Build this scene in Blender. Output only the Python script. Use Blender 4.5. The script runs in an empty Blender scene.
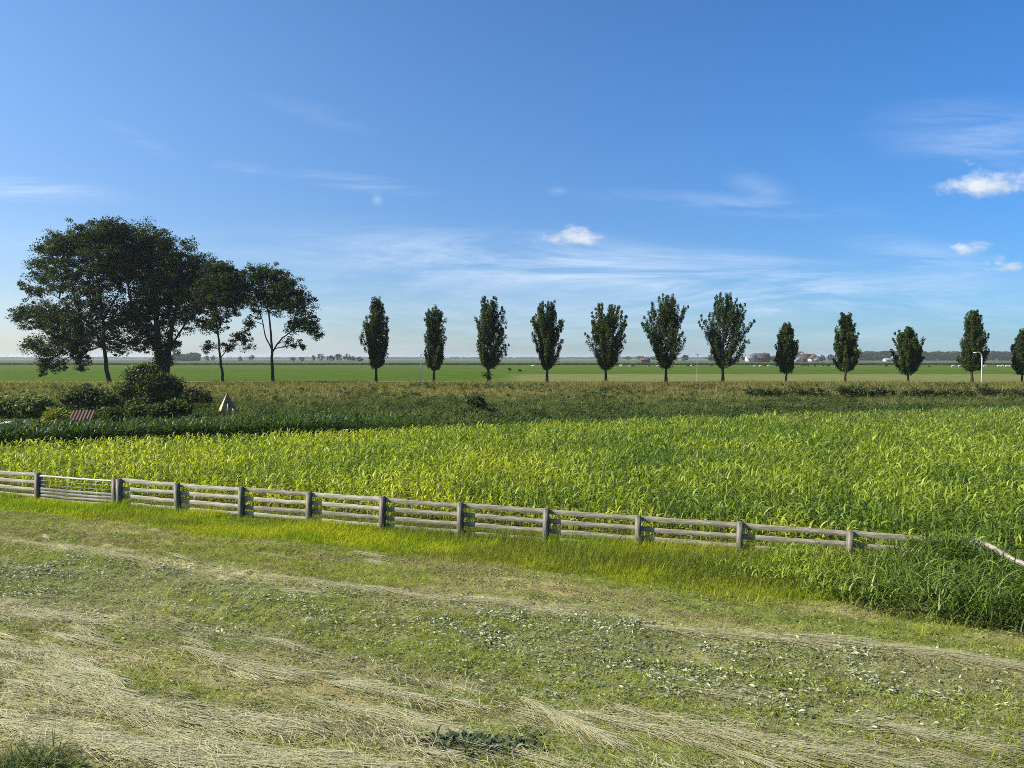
import bpy, math, random
import numpy as np
from mathutils import Vector, Matrix

rng = np.random.default_rng(7)
random.seed(7)
R = math.radians
scene = bpy.context.scene
COL = scene.collection

# ------------------------------------------------------------------ camera
CAM_H = 5.05
F = 740.0
PITCH = math.atan(26 / F)          # looking slightly down
cam_data = bpy.data.cameras.new("camera")
cam = bpy.data.objects.new("camera", cam_data)
COL.objects.link(cam)
cam_data.sensor_width = 36.0
cam_data.lens = 36.0 * F / 1024
cam_data.clip_start = 0.1
cam_data.clip_end = 20000
cam.location = (0, 0, CAM_H)
cam.rotation_euler = (math.pi / 2 - PITCH, 0, 0)
scene.camera = cam


def ray(px, py):
    x = (px - 512) / F
    yv = (384 - py) / F
    c, s = math.cos(PITCH), math.sin(PITCH)
    return np.array([x, c + yv * s, -s + yv * c])


def at(px, py, Y):
    d = ray(px, py)
    d = d * (Y / d[1])
    return np.array([d[0], Y, CAM_H + d[2]])


# ------------------------------------------------------------------ noise
def _hash(ix, iy, seed):
    h = (ix.astype(np.int64) * 374761393 + iy.astype(np.int64) * 668265263 + seed * 1442695041) & 0xFFFFFFFF
    h = ((h ^ (h >> 13)) * 1274126177) & 0xFFFFFFFF
    h = h ^ (h >> 16)
    return (h & 0xFFFF) / 65535.0


def vnoise(x, y, seed=0):
    x = np.asarray(x, float); y = np.asarray(y, float)
    ix = np.floor(x); iy = np.floor(y)
    fx = x - ix; fy = y - iy
    fx = fx * fx * (3 - 2 * fx); fy = fy * fy * (3 - 2 * fy)
    a = _hash(ix, iy, seed); b = _hash(ix + 1, iy, seed)
    c = _hash(ix, iy + 1, seed); d = _hash(ix + 1, iy + 1, seed)
    return a + (b - a) * fx + (c - a) * fy + (a - b - c + d) * fx * fy


def fbm(x, y, seed=0, o=4):
    s = 0; a = 0.5; t = 0
    x = np.asarray(x, float); y = np.asarray(y, float)
    for i in range(o):
        s = s + a * vnoise(x, y, seed + i * 17); t += a
        x = x * 2.03 + 3.1; y = y * 2.03 + 1.7; a *= 0.5
    return s / t


def sstep(a, b, x):
    t = np.clip((np.asarray(x, float) - a) / (b - a), 0, 1)
    return t * t * (3 - 2 * t)


def mixc(c0, c1, t):
    t = np.asarray(t)[..., None]
    return np.asarray(c0) * (1 - t) + np.asarray(c1) * t


# ------------------------------------------------------------------ mesh building
class MB:
    """Collects numpy geometry, then links it as ONE mesh object."""
    def __init__(self):
        self.v = []; self.c = []; self.f = []; self.n = 0

    def add(self, verts, faces, col=(0.5, 0.5, 0.5)):
        verts = np.asarray(verts, float).reshape(-1, 3)
        faces = np.asarray(faces, np.int64)
        col = np.asarray(col, float)
        if col.ndim == 1:
            col = np.repeat(col[None, :], len(verts), 0)
        self.v.append(verts); self.c.append(col)
        self.f.append(faces + self.n)
        self.n += len(verts)

    def box(self, c, size, rz=0.0, col=(0.5, 0.5, 0.5), M=None, taper=0.0):
        sx, sy, sz = [s / 2 for s in size]
        p = []
        for z in (-1, 1):
            k = 1 - taper if z > 0 else 1
            for x, y in ((-1, -1), (1, -1), (1, 1), (-1, 1)):
                p.append((x * sx * k, y * sy * k, z * sz))
        p = np.array(p)
        if M is not None:
            p = p @ np.asarray(M).T
        cz, s_ = math.cos(rz), math.sin(rz)
        p = np.stack([p[:, 0] * cz - p[:, 1] * s_, p[:, 0] * s_ + p[:, 1] * cz, p[:, 2]], 1) + np.asarray(c)
        self.add(p, [(0, 3, 2, 1), (4, 5, 6, 7), (0, 1, 5, 4), (1, 2, 6, 5), (2, 3, 7, 6), (3, 0, 4, 7)], col)

    def tube(self, pts, radii, sides=7, col=(0.5, 0.5, 0.5)):
        pts = np.asarray(pts, float)
        n = len(pts)
        t = np.gradient(pts, axis=0)
        t /= np.linalg.norm(t, axis=1)[:, None] + 1e-9
        ref = np.where(np.abs(t[:, 2:3]) > 0.9, np.array([[1.0, 0, 0]]), np.array([[0, 0, 1.0]]))
        a = np.cross(t, ref); a /= np.linalg.norm(a, axis=1)[:, None] + 1e-9
        b = np.cross(t, a)
        ang = np.linspace(0, 2 * np.pi, sides, endpoint=False)
        r = np.asarray(radii, float)[:, None, None]
        V = pts[:, None, :] + r * (a[:, None, :] * np.cos(ang)[None, :, None] + b[:, None, :] * np.sin(ang)[None, :, None])
        fs = []
        for i in range(n - 1):
            for j in range(sides):
                k = (j + 1) % sides
                fs.append((i * sides + j, i * sides + k, (i + 1) * sides + k, (i + 1) * sides + j))
        self.add(V.reshape(-1, 3), fs, col)
        # caps as fans of quads (degenerate-free): centre point
        top = V[-1]; c = pts[-1]
        self.add(np.vstack([top, c[None]]), [(j, (j + 1) % sides, sides) for j in range(sides)], col)

    def build(self, name, mat, parent=None, loc=None, smooth=False, origin=None):
        v = np.vstack(self.v); c = np.vstack(self.c)
        if origin is not None:
            v = v - np.asarray(origin)
        fl = []; tot = []
        for f in self.f:
            if f.ndim == 1:
                f = f[None]
            fl.append(f.reshape(-1)); tot.append(np.full(len(f), f.shape[1]))
        fl = np.concatenate(fl); tot = np.concatenate(tot)
        me = bpy.data.meshes.new(name)
        me.vertices.add(len(v)); me.vertices.foreach_set("co", v.astype(np.float32).ravel())
        me.loops.add(len(fl)); me.loops.foreach_set("vertex_index", fl.astype(np.int32))
        me.polygons.add(len(tot))
        st = np.concatenate([[0], np.cumsum(tot)[:-1]])
        me.polygons.foreach_set("loop_start", st.astype(np.int32))
        me.polygons.foreach_set("loop_total", tot.astype(np.int32))
        if smooth:
            me.polygons.foreach_set("use_smooth", np.ones(len(tot), bool))
        me.update(calc_edges=True)
        at_ = me.color_attributes.new("Col", "FLOAT_COLOR", "POINT")
        c4 = np.concatenate([c, np.ones((len(c), 1))], 1)
        at_.data.foreach_set("color", c4.astype(np.float32).ravel())
        me.materials.append(mat)
        o = bpy.data.objects.new(name, me)
        COL.objects.link(o)
        if parent is not None:
            o.parent = parent
        if loc is not None:
            o.location = loc
        return o


def ribbons(mb, p0, az, el0, el1, L, w, S, prof, col, roll=None):
    N = len(p0)
    az, el0, el1, L, w = [np.broadcast_to(np.asarray(q, float), (N,)) for q in (az, el0, el1, L, w)]
    t = np.linspace(0, 1, S + 1)
    el = el0[:, None] + (el1 - el0)[:, None] * t[None]
    em = 0.5 * (el[:, 1:] + el[:, :-1])
    st = (L / S)[:, None]
    h = np.concatenate([np.zeros((N, 1)), np.cumsum(np.cos(em) * st, 1)], 1)
    z = np.concatenate([np.zeros((N, 1)), np.cumsum(np.sin(em) * st, 1)], 1)
    ca, sa = np.cos(az)[:, None], np.sin(az)[:, None]
    C = np.stack([p0[:, 0:1] + h * ca, p0[:, 1:2] + h * sa, p0[:, 2:3] + z], 2)
    side = np.stack([-sa + 0 * el, ca + 0 * el, 0 * el], 2)
    if roll is not None:
        nrm = np.stack([-np.sin(el) * ca, -np.sin(el) * sa, np.cos(el)], 2)
        rr = np.broadcast_to(np.asarray(roll, float), (N,))[:, None, None]
        side = side * np.cos(rr) + nrm * np.sin(rr)
    if prof == 'grass':
        pw = np.maximum(1 - t ** 1.6, 0.04)
    elif prof == 'leaf':
        pw = np.maximum(np.sin(np.pi * np.clip(0.18 + 0.82 * t, 0, 1)), 0.04)
    else:
        pw = np.ones_like(t)
    hw = 0.5 * w[:, None, None] * pw[None, :, None]
    V = np.stack([C - side * hw, C + side * hw], 2)          # N,S+1,2,3
    base = (np.arange(N) * (S + 1) * 2)[:, None]
    k = np.arange(S)[None] * 2
    i0 = base + k
    fs = np.stack([i0, i0 + 1, i0 + 3, i0 + 2], 2).reshape(-1, 4)
    cc = np.repeat(np.asarray(col, float), (S + 1) * 2, 0)
    mb.add(V.reshape(-1, 3), fs, cc)


def leafquads(mb, pos, size, col, up=0.35, asp=0.6):
    N = len(pos)
    n = rng.normal(size=(N, 3)); n[:, 2] += up * np.sign(n[:, 2] + 1e-6)
    n /= np.linalg.norm(n, axis=1)[:, None]
    a = np.cross(n, rng.normal(size=(N, 3))); a /= np.linalg.norm(a, axis=1)[:, None] + 1e-9
    b = np.cross(n, a)
    s = np.broadcast_to(size, (N,))[:, None]
    V = np.stack([pos - a * s, pos + b * s * asp - a * s * 0.1, pos + a * s, pos - b * s * asp - a * s * 0.1], 1)
    i = np.arange(N)[:, None] * 4
    mb.add(V.reshape(-1, 3), i + np.arange(4)[None], np.repeat(col, 4, 0))


def clump_leaves(mb, centers, rads, nper, size, c0, c1, squash=(1, 1, 0.8)):
    pos = []; col = []
    M = len(centers)
    idx = np.repeat(np.arange(M), nper)
    d = rng.normal(size=(len(idx), 3))
    d *= (rng.random((len(idx), 1)) ** 0.4) / (np.linalg.norm(d, axis=1)[:, None] + 1e-9)
    p = np.asarray(centers)[idx] + d * np.asarray(rads)[idx][:, None] * np.asarray(squash)
    tone = np.clip(rng.random(M)[idx] * 0.7 + rng.random(len(idx)) * 0.4, 0, 1)
    c = mixc(c0, c1, tone) * rng.uniform(0.75, 1.3, (len(idx), 1))
    leafquads(mb, p, rng.uniform(size[0], size[1], len(idx)), c)


# ------------------------------------------------------------------ tags
def tag(o, label=None, cat=None, group=None, kind=None):
    if label: o["label"] = label
    if cat: o["category"] = cat
    if group: o["group"] = group
    if kind: o["kind"] = kind
    return o


def thing(name, loc, label, cat, group=None, rz=0.0):
    o = bpy.data.objects.new(name, None)
    COL.objects.link(o)
    o.empty_display_size = 0.3
    o.location = loc
    o.rotation_euler = (0, 0, rz)
    return tag(o, label, cat, group)


# ------------------------------------------------------------------ materials
def new_mat(name):
    m = bpy.data.materials.new(name)
    m.use_nodes = True
    nt = m.node_tree
    for n in list(nt.nodes):
        nt.nodes.remove(n)
    out = nt.nodes.new("ShaderNodeOutputMaterial")
    return m, nt, out


def leaf_mat(name, trans=0.3, rough=0.55, spec=0.3, tint=(1.0, 1.0, 0.6)):
    m, nt, out = new_mat(name)
    a = nt.nodes.new("ShaderNodeAttribute"); a.attribute_name = "Col"
    p = nt.nodes.new("ShaderNodeBsdfPrincipled")
    p.inputs["Roughness"].default_value = rough
    p.inputs["Specular IOR Level"].default_value = spec
    nt.links.new(a.outputs["Color"], p.inputs["Base Color"])
    t = nt.nodes.new("ShaderNodeBsdfTranslucent")
    mx = nt.nodes.new("ShaderNodeMix"); mx.data_type = 'RGBA'; mx.blend_type = 'MULTIPLY'
    mx.inputs["Factor"].default_value = 1
    nt.links.new(a.outputs["Color"], mx.inputs["A"])
    mx.inputs["B"].default_value = (*[c * 1.6 for c in tint], 1)
    nt.links.new(mx.outputs["Result"], t.inputs["Color"])
    ms = nt.nodes.new("ShaderNodeMixShader"); ms.inputs[0].default_value = trans
    nt.links.new(p.outputs[0], ms.inputs[1]); nt.links.new(t.outputs[0], ms.inputs[2])
    nt.links.new(ms.outputs[0], out.inputs["Surface"])
    return m


def ground_mat(name, fine=30.0, amt=0.5, bump=0.4, rough=0.9):
    """vertex albedo broken up by two scales of noise, with bump"""
    m, nt, out = new_mat(name)
    a = nt.nodes.new("ShaderNodeAttribute"); a.attribute_name = "Col"
    tc = nt.nodes.new("ShaderNodeTexCoord")
    n1 = nt.nodes.new("ShaderNodeTexNoise"); n1.inputs["Scale"].default_value = fine
    n1.inputs["Detail"].default_value = 6; n1.inputs["Roughness"].default_value = 0.7
    nt.links.new(tc.outputs["Object"], n1.inputs["Vector"])
    mr = nt.nodes.new("ShaderNodeMapRange")
    mr.inputs["From Min"].default_value = 0.3; mr.inputs["From Max"].default_value = 0.7
    mr.inputs["To Min"].default_value = 1 - amt; mr.inputs["To Max"].default_value = 1 + amt
    nt.links.new(n1.outputs["Fac"], mr.inputs["Value"])
    mx = nt.nodes.new("ShaderNodeMix"); mx.data_type = 'RGBA'; mx.blend_type = 'MULTIPLY'
    mx.inputs["Factor"].default_value = 1
    nt.links.new(a.outputs["Color"], mx.inputs["A"]); nt.links.new(mr.outputs["Result"], mx.inputs["B"])
    p = nt.nodes.new("ShaderNodeBsdfPrincipled")
    p.inputs["Roughness"].default_value = rough
    p.inputs["Specular IOR Level"].default_value = 0.0
    nt.links.new(mx.outputs["Result"], p.inputs["Base Color"])
    if bump:
        b = nt.nodes.new("ShaderNodeBump"); b.inputs["Strength"].default_value = bump
        b.inputs["Distance"].default_value = 0.05
        nt.links.new(n1.outputs["Fac"], b.inputs["Height"]); nt.links.new(b.outputs[0], p.inputs["Normal"])
    nt.links.new(p.outputs[0], out.inputs["Surface"])
    return m


def noise_mat(name, c0, c1, scale=(8, 8, 8), rough=0.8, spec=0.3, bump=0.3, detail=6, lo=0.35, hi=0.65, metal=0.0):
    m, nt, out = new_mat(name)
    tc = nt.nodes.new("ShaderNodeTexCoord")
    mp = nt.nodes.new("ShaderNodeMapping"); mp.inputs["Scale"].default_value = scale
    nt.links.new(tc.outputs["Object"], mp.inputs["Vector"])
    n1 = nt.nodes.new("ShaderNodeTexNoise"); n1.inputs["Scale"].default_value = 1
    n1.inputs["Detail"].default_value = detail; n1.inputs["Roughness"].default_value = 0.65
    nt.links.new(mp.outputs[0], n1.inputs["Vector"])
    cr = nt.nodes.new("ShaderNodeValToRGB")
    cr.color_ramp.elements[0].position = lo; cr.color_ramp.elements[0].color = (*c0, 1)
    cr.color_ramp.elements[1].position = hi; cr.color_ramp.elements[1].color = (*c1, 1)
    nt.links.new(n1.outputs["Fac"], cr.inputs["Fac"])
    p = nt.nodes.new("ShaderNodeBsdfPrincipled")
    p.inputs["Roughness"].default_value = rough
    p.inputs["Specular IOR Level"].default_value = spec
    p.inputs["Metallic"].default_value = metal
    nt.links.new(cr.outputs["Color"], p.inputs["Base Color"])
    if bump:
        b = nt.nodes.new("ShaderNodeBump"); b.inputs["Strength"].default_value = bump
        b.inputs["Distance"].default_value = 0.02
        nt.links.new(n1.outputs["Fac"], b.inputs["Height"]); nt.links.new(b.outputs[0], p.inputs["Normal"])
    nt.links.new(p.outputs[0], out.inputs["Surface"])
    return m


M_ground = ground_mat("meadow_ground", 22.0, 0.45, 0.6)
M_soil = ground_mat("field_soil", 6.0, 0.35, 0.5)
M_emb = ground_mat("embankment_turf", 3.0, 0.4, 0.5)
M_past = ground_mat("pasture_turf", 0.12, 0.22, 0.0)
M_grass = leaf_mat("grass_blade", 0.38, 0.7, 0.04)
M_straw = leaf_mat("hay_straw", 0.25, 0.5, 0.35, (1, 0.95, 0.7))
M_bits = leaf_mat("cut_leaf", 0.15, 0.6, 0.15, (1, 1, 0.7))
M_maize = leaf_mat("maize_leaf", 0.42, 0.45, 0.28, (1.0, 1.0, 0.3))
M_reed = leaf_mat("reed_leaf", 0.38, 0.55, 0.12)
M_tree = leaf_mat("tree_leaf", 0.22, 0.6, 0.10, (1, 1, 0.3))
M_bark = noise_mat("bark", (0.018, 0.015, 0.012), (0.06, 0.05, 0.038), (5, 5, 1.2), 0.95, 0.1, 0.8)
M_rail = noise_mat("weathered_rail", (0.09, 0.08, 0.055), (0.37, 0.34, 0.25), (3.0, 22, 22), 0.9, 0.1, 0.4, lo=0.3, hi=0.7)
M_rail_pale = noise_mat("pale_rail", (0.16, 0.15, 0.11), (0.52, 0.48, 0.37), (3.0, 22, 22), 0.9, 0.1, 0.4, lo=0.3, hi=0.7)  # lighter rail tone, used towards the left end of the fence
M_post = noise_mat("tarred_post", (0.05, 0.045, 0.036), (0.24, 0.22, 0.175), (16, 16, 2.0), 0.9, 0.1, 0.5)

# ------------------------------------------------------------------ layout helpers
D0 = 25.0
P0 = np.array([-395 / F * D0, D0])
DV = np.array([0.943, -0.3325]); DV /= np.linalg.norm(DV)
NV = np.array([DV[1], -DV[0]])            # towards the camera
SPAN = 2.52


def uv(X, Y):
    dx = np.asarray(X) - P0[0]; dy = np.asarray(Y) - P0[1]
    return dx * DV[0] + dy * DV[1], dx * NV[0] + dy * NV[1]


def xy(u, v):
    return P0[0] + u * DV[0] + v * NV[0], P0[1] + u * DV[1] + v * NV[1]


def yf(X):
    return P0[1] + (np.asarray(X) - P0[0]) * DV[1] / DV[0]


def yb(X):
    X = np.asarray(X, float)
    return np.minimum(np.maximum(48 + 0.37 * X, yf(X) + 0.5), 74)


ROAD_Z = 1.35


def crest(X):
    return 100 + 1.2 * (fbm(np.asarray(X) * 0.05, np.asarray(X) * 0 + 3, 5) - 0.5) * 2


def zemb(X, Y):
    X = np.asarray(X, float); Y = np.asarray(Y, float)
    up = sstep(78, 101, Y) * ROAD_Z
    dn = 1 - sstep(118, 126, Y)
    nz = (fbm(X * 0.25, Y * 0.25, 21) - 0.5) * 0.5 * sstep(76, 82, Y) * (1 - sstep(98, 103, Y))
    return up * dn + nz


def zmeadow(X, Y):
    u, v = uv(X, Y)
    wob = (fbm(u * 0.12, v * 0.12, 61) - 0.5) * 1.6
    z = (fbm(u * 0.35, v * 0.9, 41) - 0.5) * 0.16
    z += (fbm(u * 1.4, v * 3.2, 43) - 0.5) * 0.10 * sstep(1.5, 4, v)
    z += (fbm(u * 5, v * 6.5, 47) - 0.5) * 0.07 * sstep(1.5, 4, v)
    for vc, hgt, wd in ((4.9, 0.05, 0.35), (9.5, 0.09, 0.5), (11.0, 0.08, 0.5), (12.6, 0.08, 0.6)):
        z += hgt * np.exp(-((v + wob * (0.4 if vc < 5 else 1) - vc) / wd) ** 2)
    return np.where(v < 0.05, 0.0, z) * sstep(0, 1.2, v)


def in_view(X, Y, m=2.0):
    return (np.abs(X) < 0.70 * np.asarray(Y) + m)


# ------------------------------------------------------------------ ground sheets
def strip(name, xs, ylo, yhi, ts, zf, cf, mat):
    X = np.repeat(xs[:, None], len(ts), 1)
    lo = ylo(xs)[:, None]; hi = yhi(xs)[:, None]
    Y = lo + (hi - lo) * ts[None]
    Z = zf(X, Y)
    c = cf(X, Y).reshape(-1, 3)
    n, m = X.shape
    i = (np.arange(n - 1)[:, None] * m + np.arange(m - 1)[None]).reshape(-1)
    fs = np.stack([i, i + m, i + m + 1, i + 1], 1)
    mb = MB(); mb.add(np.stack([X, Y, Z], 2).reshape(-1, 3), fs, c)
    o = mb.build(name, mat, smooth=True)
    o["kind"] = "structure"
    return o


G_BRIGHT = np.array([0.24, 0.28, 0.018]); G_MID = np.array([0.13, 0.155, 0.033])
G_DARK = np.array([0.06, 0.095, 0.02]); OLIVE = np.array([0.24, 0.215, 0.095])
HAY = np.array([0.39, 0.36, 0.19]); HAYP = np.array([0.58, 0.54, 0.34]); BROWN = np.array([0.16, 0.125, 0.065])


def zones(X, Y):
    """weights of the meadow's cover: strip of uncut grass, mown, hay line, leafy, hay"""
    u, v = uv(X, Y)
    w1 = (fbm(u * 0.22, v * 0.5, 31) - 0.5)
    w2 = (fbm(u * 0.5, v * 1.4, 33) - 0.5)
    edge = 1.75 + 0.075 * np.clip(u, -5, 20)
    g = 1 - sstep(edge - 0.45, edge + 0.35, v + w1 * 1.6 + w2 * 0.8)
    line = np.exp(-((v + w1 * 0.7 - 4.85 - 0.015 * u) / 0.20) ** 2)
    leafy = sstep(4.7, 5.3, v + w1 * 0.8) * (1 - sstep(7.6, 9.2, v + w1 * 2.2 - 0.012 * (u - 10)))
    hay = sstep(7.4, 9.2, v + w1 * 3.0 + w2 * 1.6)
    g = g * (1 - sstep(21.5, 22.6, u) * sstep(0.5, 1.5, v))
    return u, v, g, line, leafy, hay


def meadow_col(X, Y):
    u, v, g, line, leafy, hay = zones(X, Y)
    n1 = fbm(u * 0.35, v * 1.0, 51); n2 = fbm(u * 1.3, v * 3.4, 52); n3 = fbm(u * 0.5, v * 2.6, 53)
    c = mixc(G_MID, OLIVE, sstep(0.35, 0.62, n1 * 0.6 + n2 * 0.4))
    c = mixc(c, BROWN, 0.7 * sstep(0.56, 0.72, n3) * sstep(1.5, 3, v))
    c = mixc(c, np.array([0.15, 0.165, 0.075]), leafy * 0.6)
    c = mixc(c, G_MID, 0.8 * sstep(0.55, 0.66, fbm(u * 0.25, v * 1.3, 57)))
    c = mixc(c, HAY * 0.5, hay * 0.55 * sstep(0.42, 0.66, n3 * 0.55 + n2 * 0.45))
    c = mixc(c, BROWN, hay * 0.4 * sstep(0.55, 0.7, fbm(u * 1.1, v * 2.4, 58)))
    c = mixc(c, HAY, np.clip(line, 0, 1) * sstep(0.15, 0.42, fbm(u * 0.3, v * 0.3, 59)) * 0.9)
    c = c * (0.62 + 0.76 * fbm(X * 5.0, Y * 4.5, 173, 2))[..., None]
    c = mixc(c, G_BRIGHT * 0.6 * (0.8 + 0.5 * n2[..., None]), g)
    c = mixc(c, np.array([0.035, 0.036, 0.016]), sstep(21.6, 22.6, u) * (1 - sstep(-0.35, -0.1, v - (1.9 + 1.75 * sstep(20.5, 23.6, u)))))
    return c


xs = np.concatenate([[-110, -80, -55, -42], np.linspace(-34, 34, 520), [42, 55, 80, 110]])
ts = np.concatenate([[0, 0.35], np.linspace(0.5, 1, 300)])
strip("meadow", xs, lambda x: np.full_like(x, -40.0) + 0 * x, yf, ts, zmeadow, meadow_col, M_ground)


def soil_col(X, Y):
    n = fbm(X * 0.5, Y * 0.5, 71)
    return mixc(np.array([0.045, 0.05, 0.02]), np.array([0.09, 0.085, 0.04]), n)


xs = np.linspace(-110, 110, 160)
strip("maize_field_soil", xs, yf, yb, np.linspace(0, 1, 40), lambda X, Y: X * 0.0, soil_col, M_soil)


def emb_zone(X, Y):
    n = fbm(X * 0.09, Y * 0.22, 81); n2 = fbm(X * 0.5, Y * 0.7, 82)
    dry = sstep(78, 95, Y + (n - 0.5) * 22)
    return n, n2, dry


def emb_col(X, Y):
    n, n2, dry = emb_zone(X, Y)
    c = mixc(np.array([0.055, 0.085, 0.025]), np.array([0.10, 0.115, 0.035]), n2)
    d = mixc(np.array([0.17, 0.16, 0.05]), np.array([0.24, 0.185, 0.085]), n2)
    c = mixc(c, d, dry * 0.85)
    c = mixc(c, np.array([0.14, 0.15, 0.05]), sstep(102, 106, Y) * (1 - sstep(120, 126, Y)))
    c = mixc(c, np.array([0.10, 0.16, 0.03]), sstep(118, 125, Y) * 0.5)
    return c


xs = np.linspace(-130, 130, 300)
strip("embankment", xs, yb, lambda x: x * 0 + 128.0, np.linspace(0, 1, 110), zemb, emb_col, M_emb)


def past_col(X, Y):
    n = fbm(X * 0.01, Y * 0.03, 91); n2 = fbm(X * 0.002, Y * 0.02, 93)
    green = mixc(np.array([0.050, 0.088, 0.012]), np.array([0.070, 0.105, 0.018]), n)
    olive = mixc(np.array([0.115, 0.138, 0.045]), np.array([0.135, 0.148, 0.052]), n)
    k = (1 - sstep(228, 236, Y + (n - 0.5) * 6)) * sstep(-0.03, 0.02, X / Y + (n - .5) * 0.03)
    c = mixc(green, olive, k)
    k2 = sstep(0.44, 0.56, n2) * sstep(300, 320, Y) * (1 - sstep(520, 530, Y))
    c = mixc(c, green * 1.15, k2 * 0.6)
    far = mixc(np.array([0.095, 0.11, 0.05]), np.array([0.06, 0.085, 0.035]), sstep(0.4, 0.6, fbm(X * 0.0016, Y * 0.006, 95)))
    return mixc(c, far, sstep(532, 545, Y))


xs = np.concatenate([[-7000, -4500, -2500, -1500, -1000, -700], np.linspace(-480, 480, 160), [700, 1000, 1500, 2500, 4500, 7000]])
tt = np.linspace(0, 1, 200) ** 3.2
strip("pasture", xs, lambda x: x * 0 + 128.0, lambda x: x * 0 + 6400.0, tt, lambda X, Y: X * 0.0, past_col, M_past)

# ------------------------------------------------------------------ meadow cover
# mown stubble and short grass
def scatter_uv(n, u0, u1, v0, v1):
    u = rng.uniform(u0, u1, n); v = rng.uniform(v0, v1, n)
    X, Y = xy(u, v)
    k = in_view(X, Y, 1.5) & (Y > 7.5)
    return X[k], Y[k]


mb = MB()
X, Y = scatter_uv(420000, -12, 34, 1.0, 15)
u, v, g, line, leafy, hay = zones(X, Y)
dist = np.hypot(X, Y)
keep = rng.random(len(X)) < np.clip((1 - 0.25 * hay) * (1 - g), 0, 1)
X, Y, u, v, hay = X[keep], Y[keep], u[keep], v[keep], hay[keep]
n1 = fbm(u * 0.35, v * 1.0, 51); gp = sstep(0.52, 0.66, fbm(u * 0.25, v * 1.3, 57))
c = meadow_col(X, Y) * rng.uniform(0.6, 1.6, (len(X), 1))
gr = (rng.random(len(X)) < 0.34 + 0.5 * gp)
c = np.where(gr[:, None], mixc(G_MID * 1.15, G_BRIGHT, rng.random(len(X))) * rng.uniform(0.7, 1.3, (len(X), 1)), c)
N = len(X)
P = np.stack([X, Y, zmeadow(X, Y) - 0.005], 1)
tuft = sstep(0.56, 0.72, fbm(u * 2.2, v * 2.8, 55))
c = c * np.array([1.36, 1.32, 1.12])
h = rng.uniform(0.03, 0.085, N) * (1 + 0.7 * gp + 0.9 * tuft)
micro = 0.45 + 1.1 * fbm(X * 7.5, Y * 6.0, 171, 2)
c = c * ((1 - 0.2 * tuft) * micro)[:, None]
ribbons(mb, P, rng.uniform(0, 6.283, N), rng.uniform(0.4, 1.3, N), rng.uniform(-0.3, 0.7, N), h * 1.5, rng.uniform(0.005, 0.010, N), 2, 'grass', c)
tag(mb.build("mown_grass", M_grass), "short mown stubble grass covering the meadow in front of the fence", "grass", kind="stuff")

# uncut bright strip along the fence
mb = MB()
u = rng.uniform(-14, 34, 190000); v = rng.uniform(-1.3, 4.6, 190000)
X, Y = xy(u, v)
k = in_view(X, Y, 1.5)
X, Y = X[k], Y[k]
_, v, g, *_ = zones(X, Y)
u = uv(X, Y)[0]
tallness = 0.55 + 0.85 * sstep(12, 19, u) * (1 - sstep(1.0, 2.6, v)) + 0.9 * (fbm(u * 0.8, v * 0.8, 101) - 0.5)
k = (rng.random(len(X)) < g) & ~((v < -0.3) & (rng.random(len(X)) < 0.55))
X, Y, u, v, tallness = X[k], Y[k], u[k], v[k], tallness[k]
N = len(X)
nn = fbm(u * 0.6, v * 1.2, 103)
c = mixc(G_BRIGHT * np.array([0.8, 0.95, 0.9]), np.array([0.31, 0.335, 0.018]), sstep(0.35, 0.65, nn))
c = mixc(c, G_MID, 0.75 * sstep(0.52, 0.68, fbm(u * 0.35, v * 0.8, 105)))
c = c * rng.uniform(0.65, 1.35, (N, 1))
P = np.stack([X, Y, np.where(v > 0, zmeadow(X, Y), 0) - 0.005], 1)
L = np.clip(rng.normal(0.27, 0.07, N), 0.08, 0.6) * np.clip(tallness, 0.35, 1.8) * (1 + 0.55 * np.exp(-((v - 0.15) / 0.5) ** 2))
L *= np.where(v < -0.1, 0.8, 1.0)
ribbons(mb, P, rng.uniform(0, 6.283, N), rng.uniform(1.0, 1.5, N), rng.uniform(0.0, 1.1, N), L, rng.uniform(0.008, 0.016, N), 3, 'grass', c)
tag(mb.build("uncut_grass", M_grass), "bright yellow-green uncut grass strip along the foot of the wooden fence", "grass", kind="stuff")

# hay strands
def ground_xy(px, py):
    d = ray(px, py); s_ = CAM_H / -d[2]
    return d[0] * s_, d[1] * s_


def clear_of_weeds(X, Y):
    ok = np.ones(len(X), bool)
    for px, py, rx, ry in ((486, 752, 0.55, 0.20), (455, 756, 0.4, 0.16), (482, 738, 0.4, 0.08), (20, 772, 0.5, 0.25)):
        gx, gy = ground_xy(px, py)
        ok &= ((X - gx) / rx) ** 2 + ((Y - gy) / ry) ** 2 > 0.6 + 0.8 * rng.random(len(X))
    return ok


mb = MB()
X, Y = scatter_uv(520000, -12, 34, 1.6, 15)
u, v, g, line, leafy, hay = zones(X, Y)
n3 = fbm(u * 0.5, v * 2.6, 53); n2 = fbm(u * 1.3, v * 3.4, 52)
streak = np.clip(sstep(0.46, 0.66, fbm((u + 0.5 * v) * 0.16, (v + 0.11 * u) * 2.2 + 0.8 * fbm(u * 0.4, v * 0.4, 112), 111)) + 0.5 * sstep(0.5, 0.7, fbm(u * 0.9, v * 2.2, 114)), 0, 1)
dens = 0.26 * (1 - g) + 0.50 * (1 - 0.35 * sstep(6, 12, u)) * hay * (0.05 + 1.1 * streak ** 1.6) + 0.75 * line * sstep(0.15, 0.4, fbm(u * 0.3, v * 0.3, 59)) + 0.12 * leafy
k = rng.random(len(X)) < np.clip(dens, 0, 1) * 0.62 * (1 - g)
k &= clear_of_weeds(X, Y)
X, Y, u, v, hay, streak, line = X[k], Y[k], u[k], v[k], hay[k], streak[k], line[k]
N = len(X)
base_az = math.atan2(DV[1], DV[0])
swirl = (fbm(u * 0.25, v * 0.4, 113) - 0.5) * 1.5 - 0.15
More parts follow.
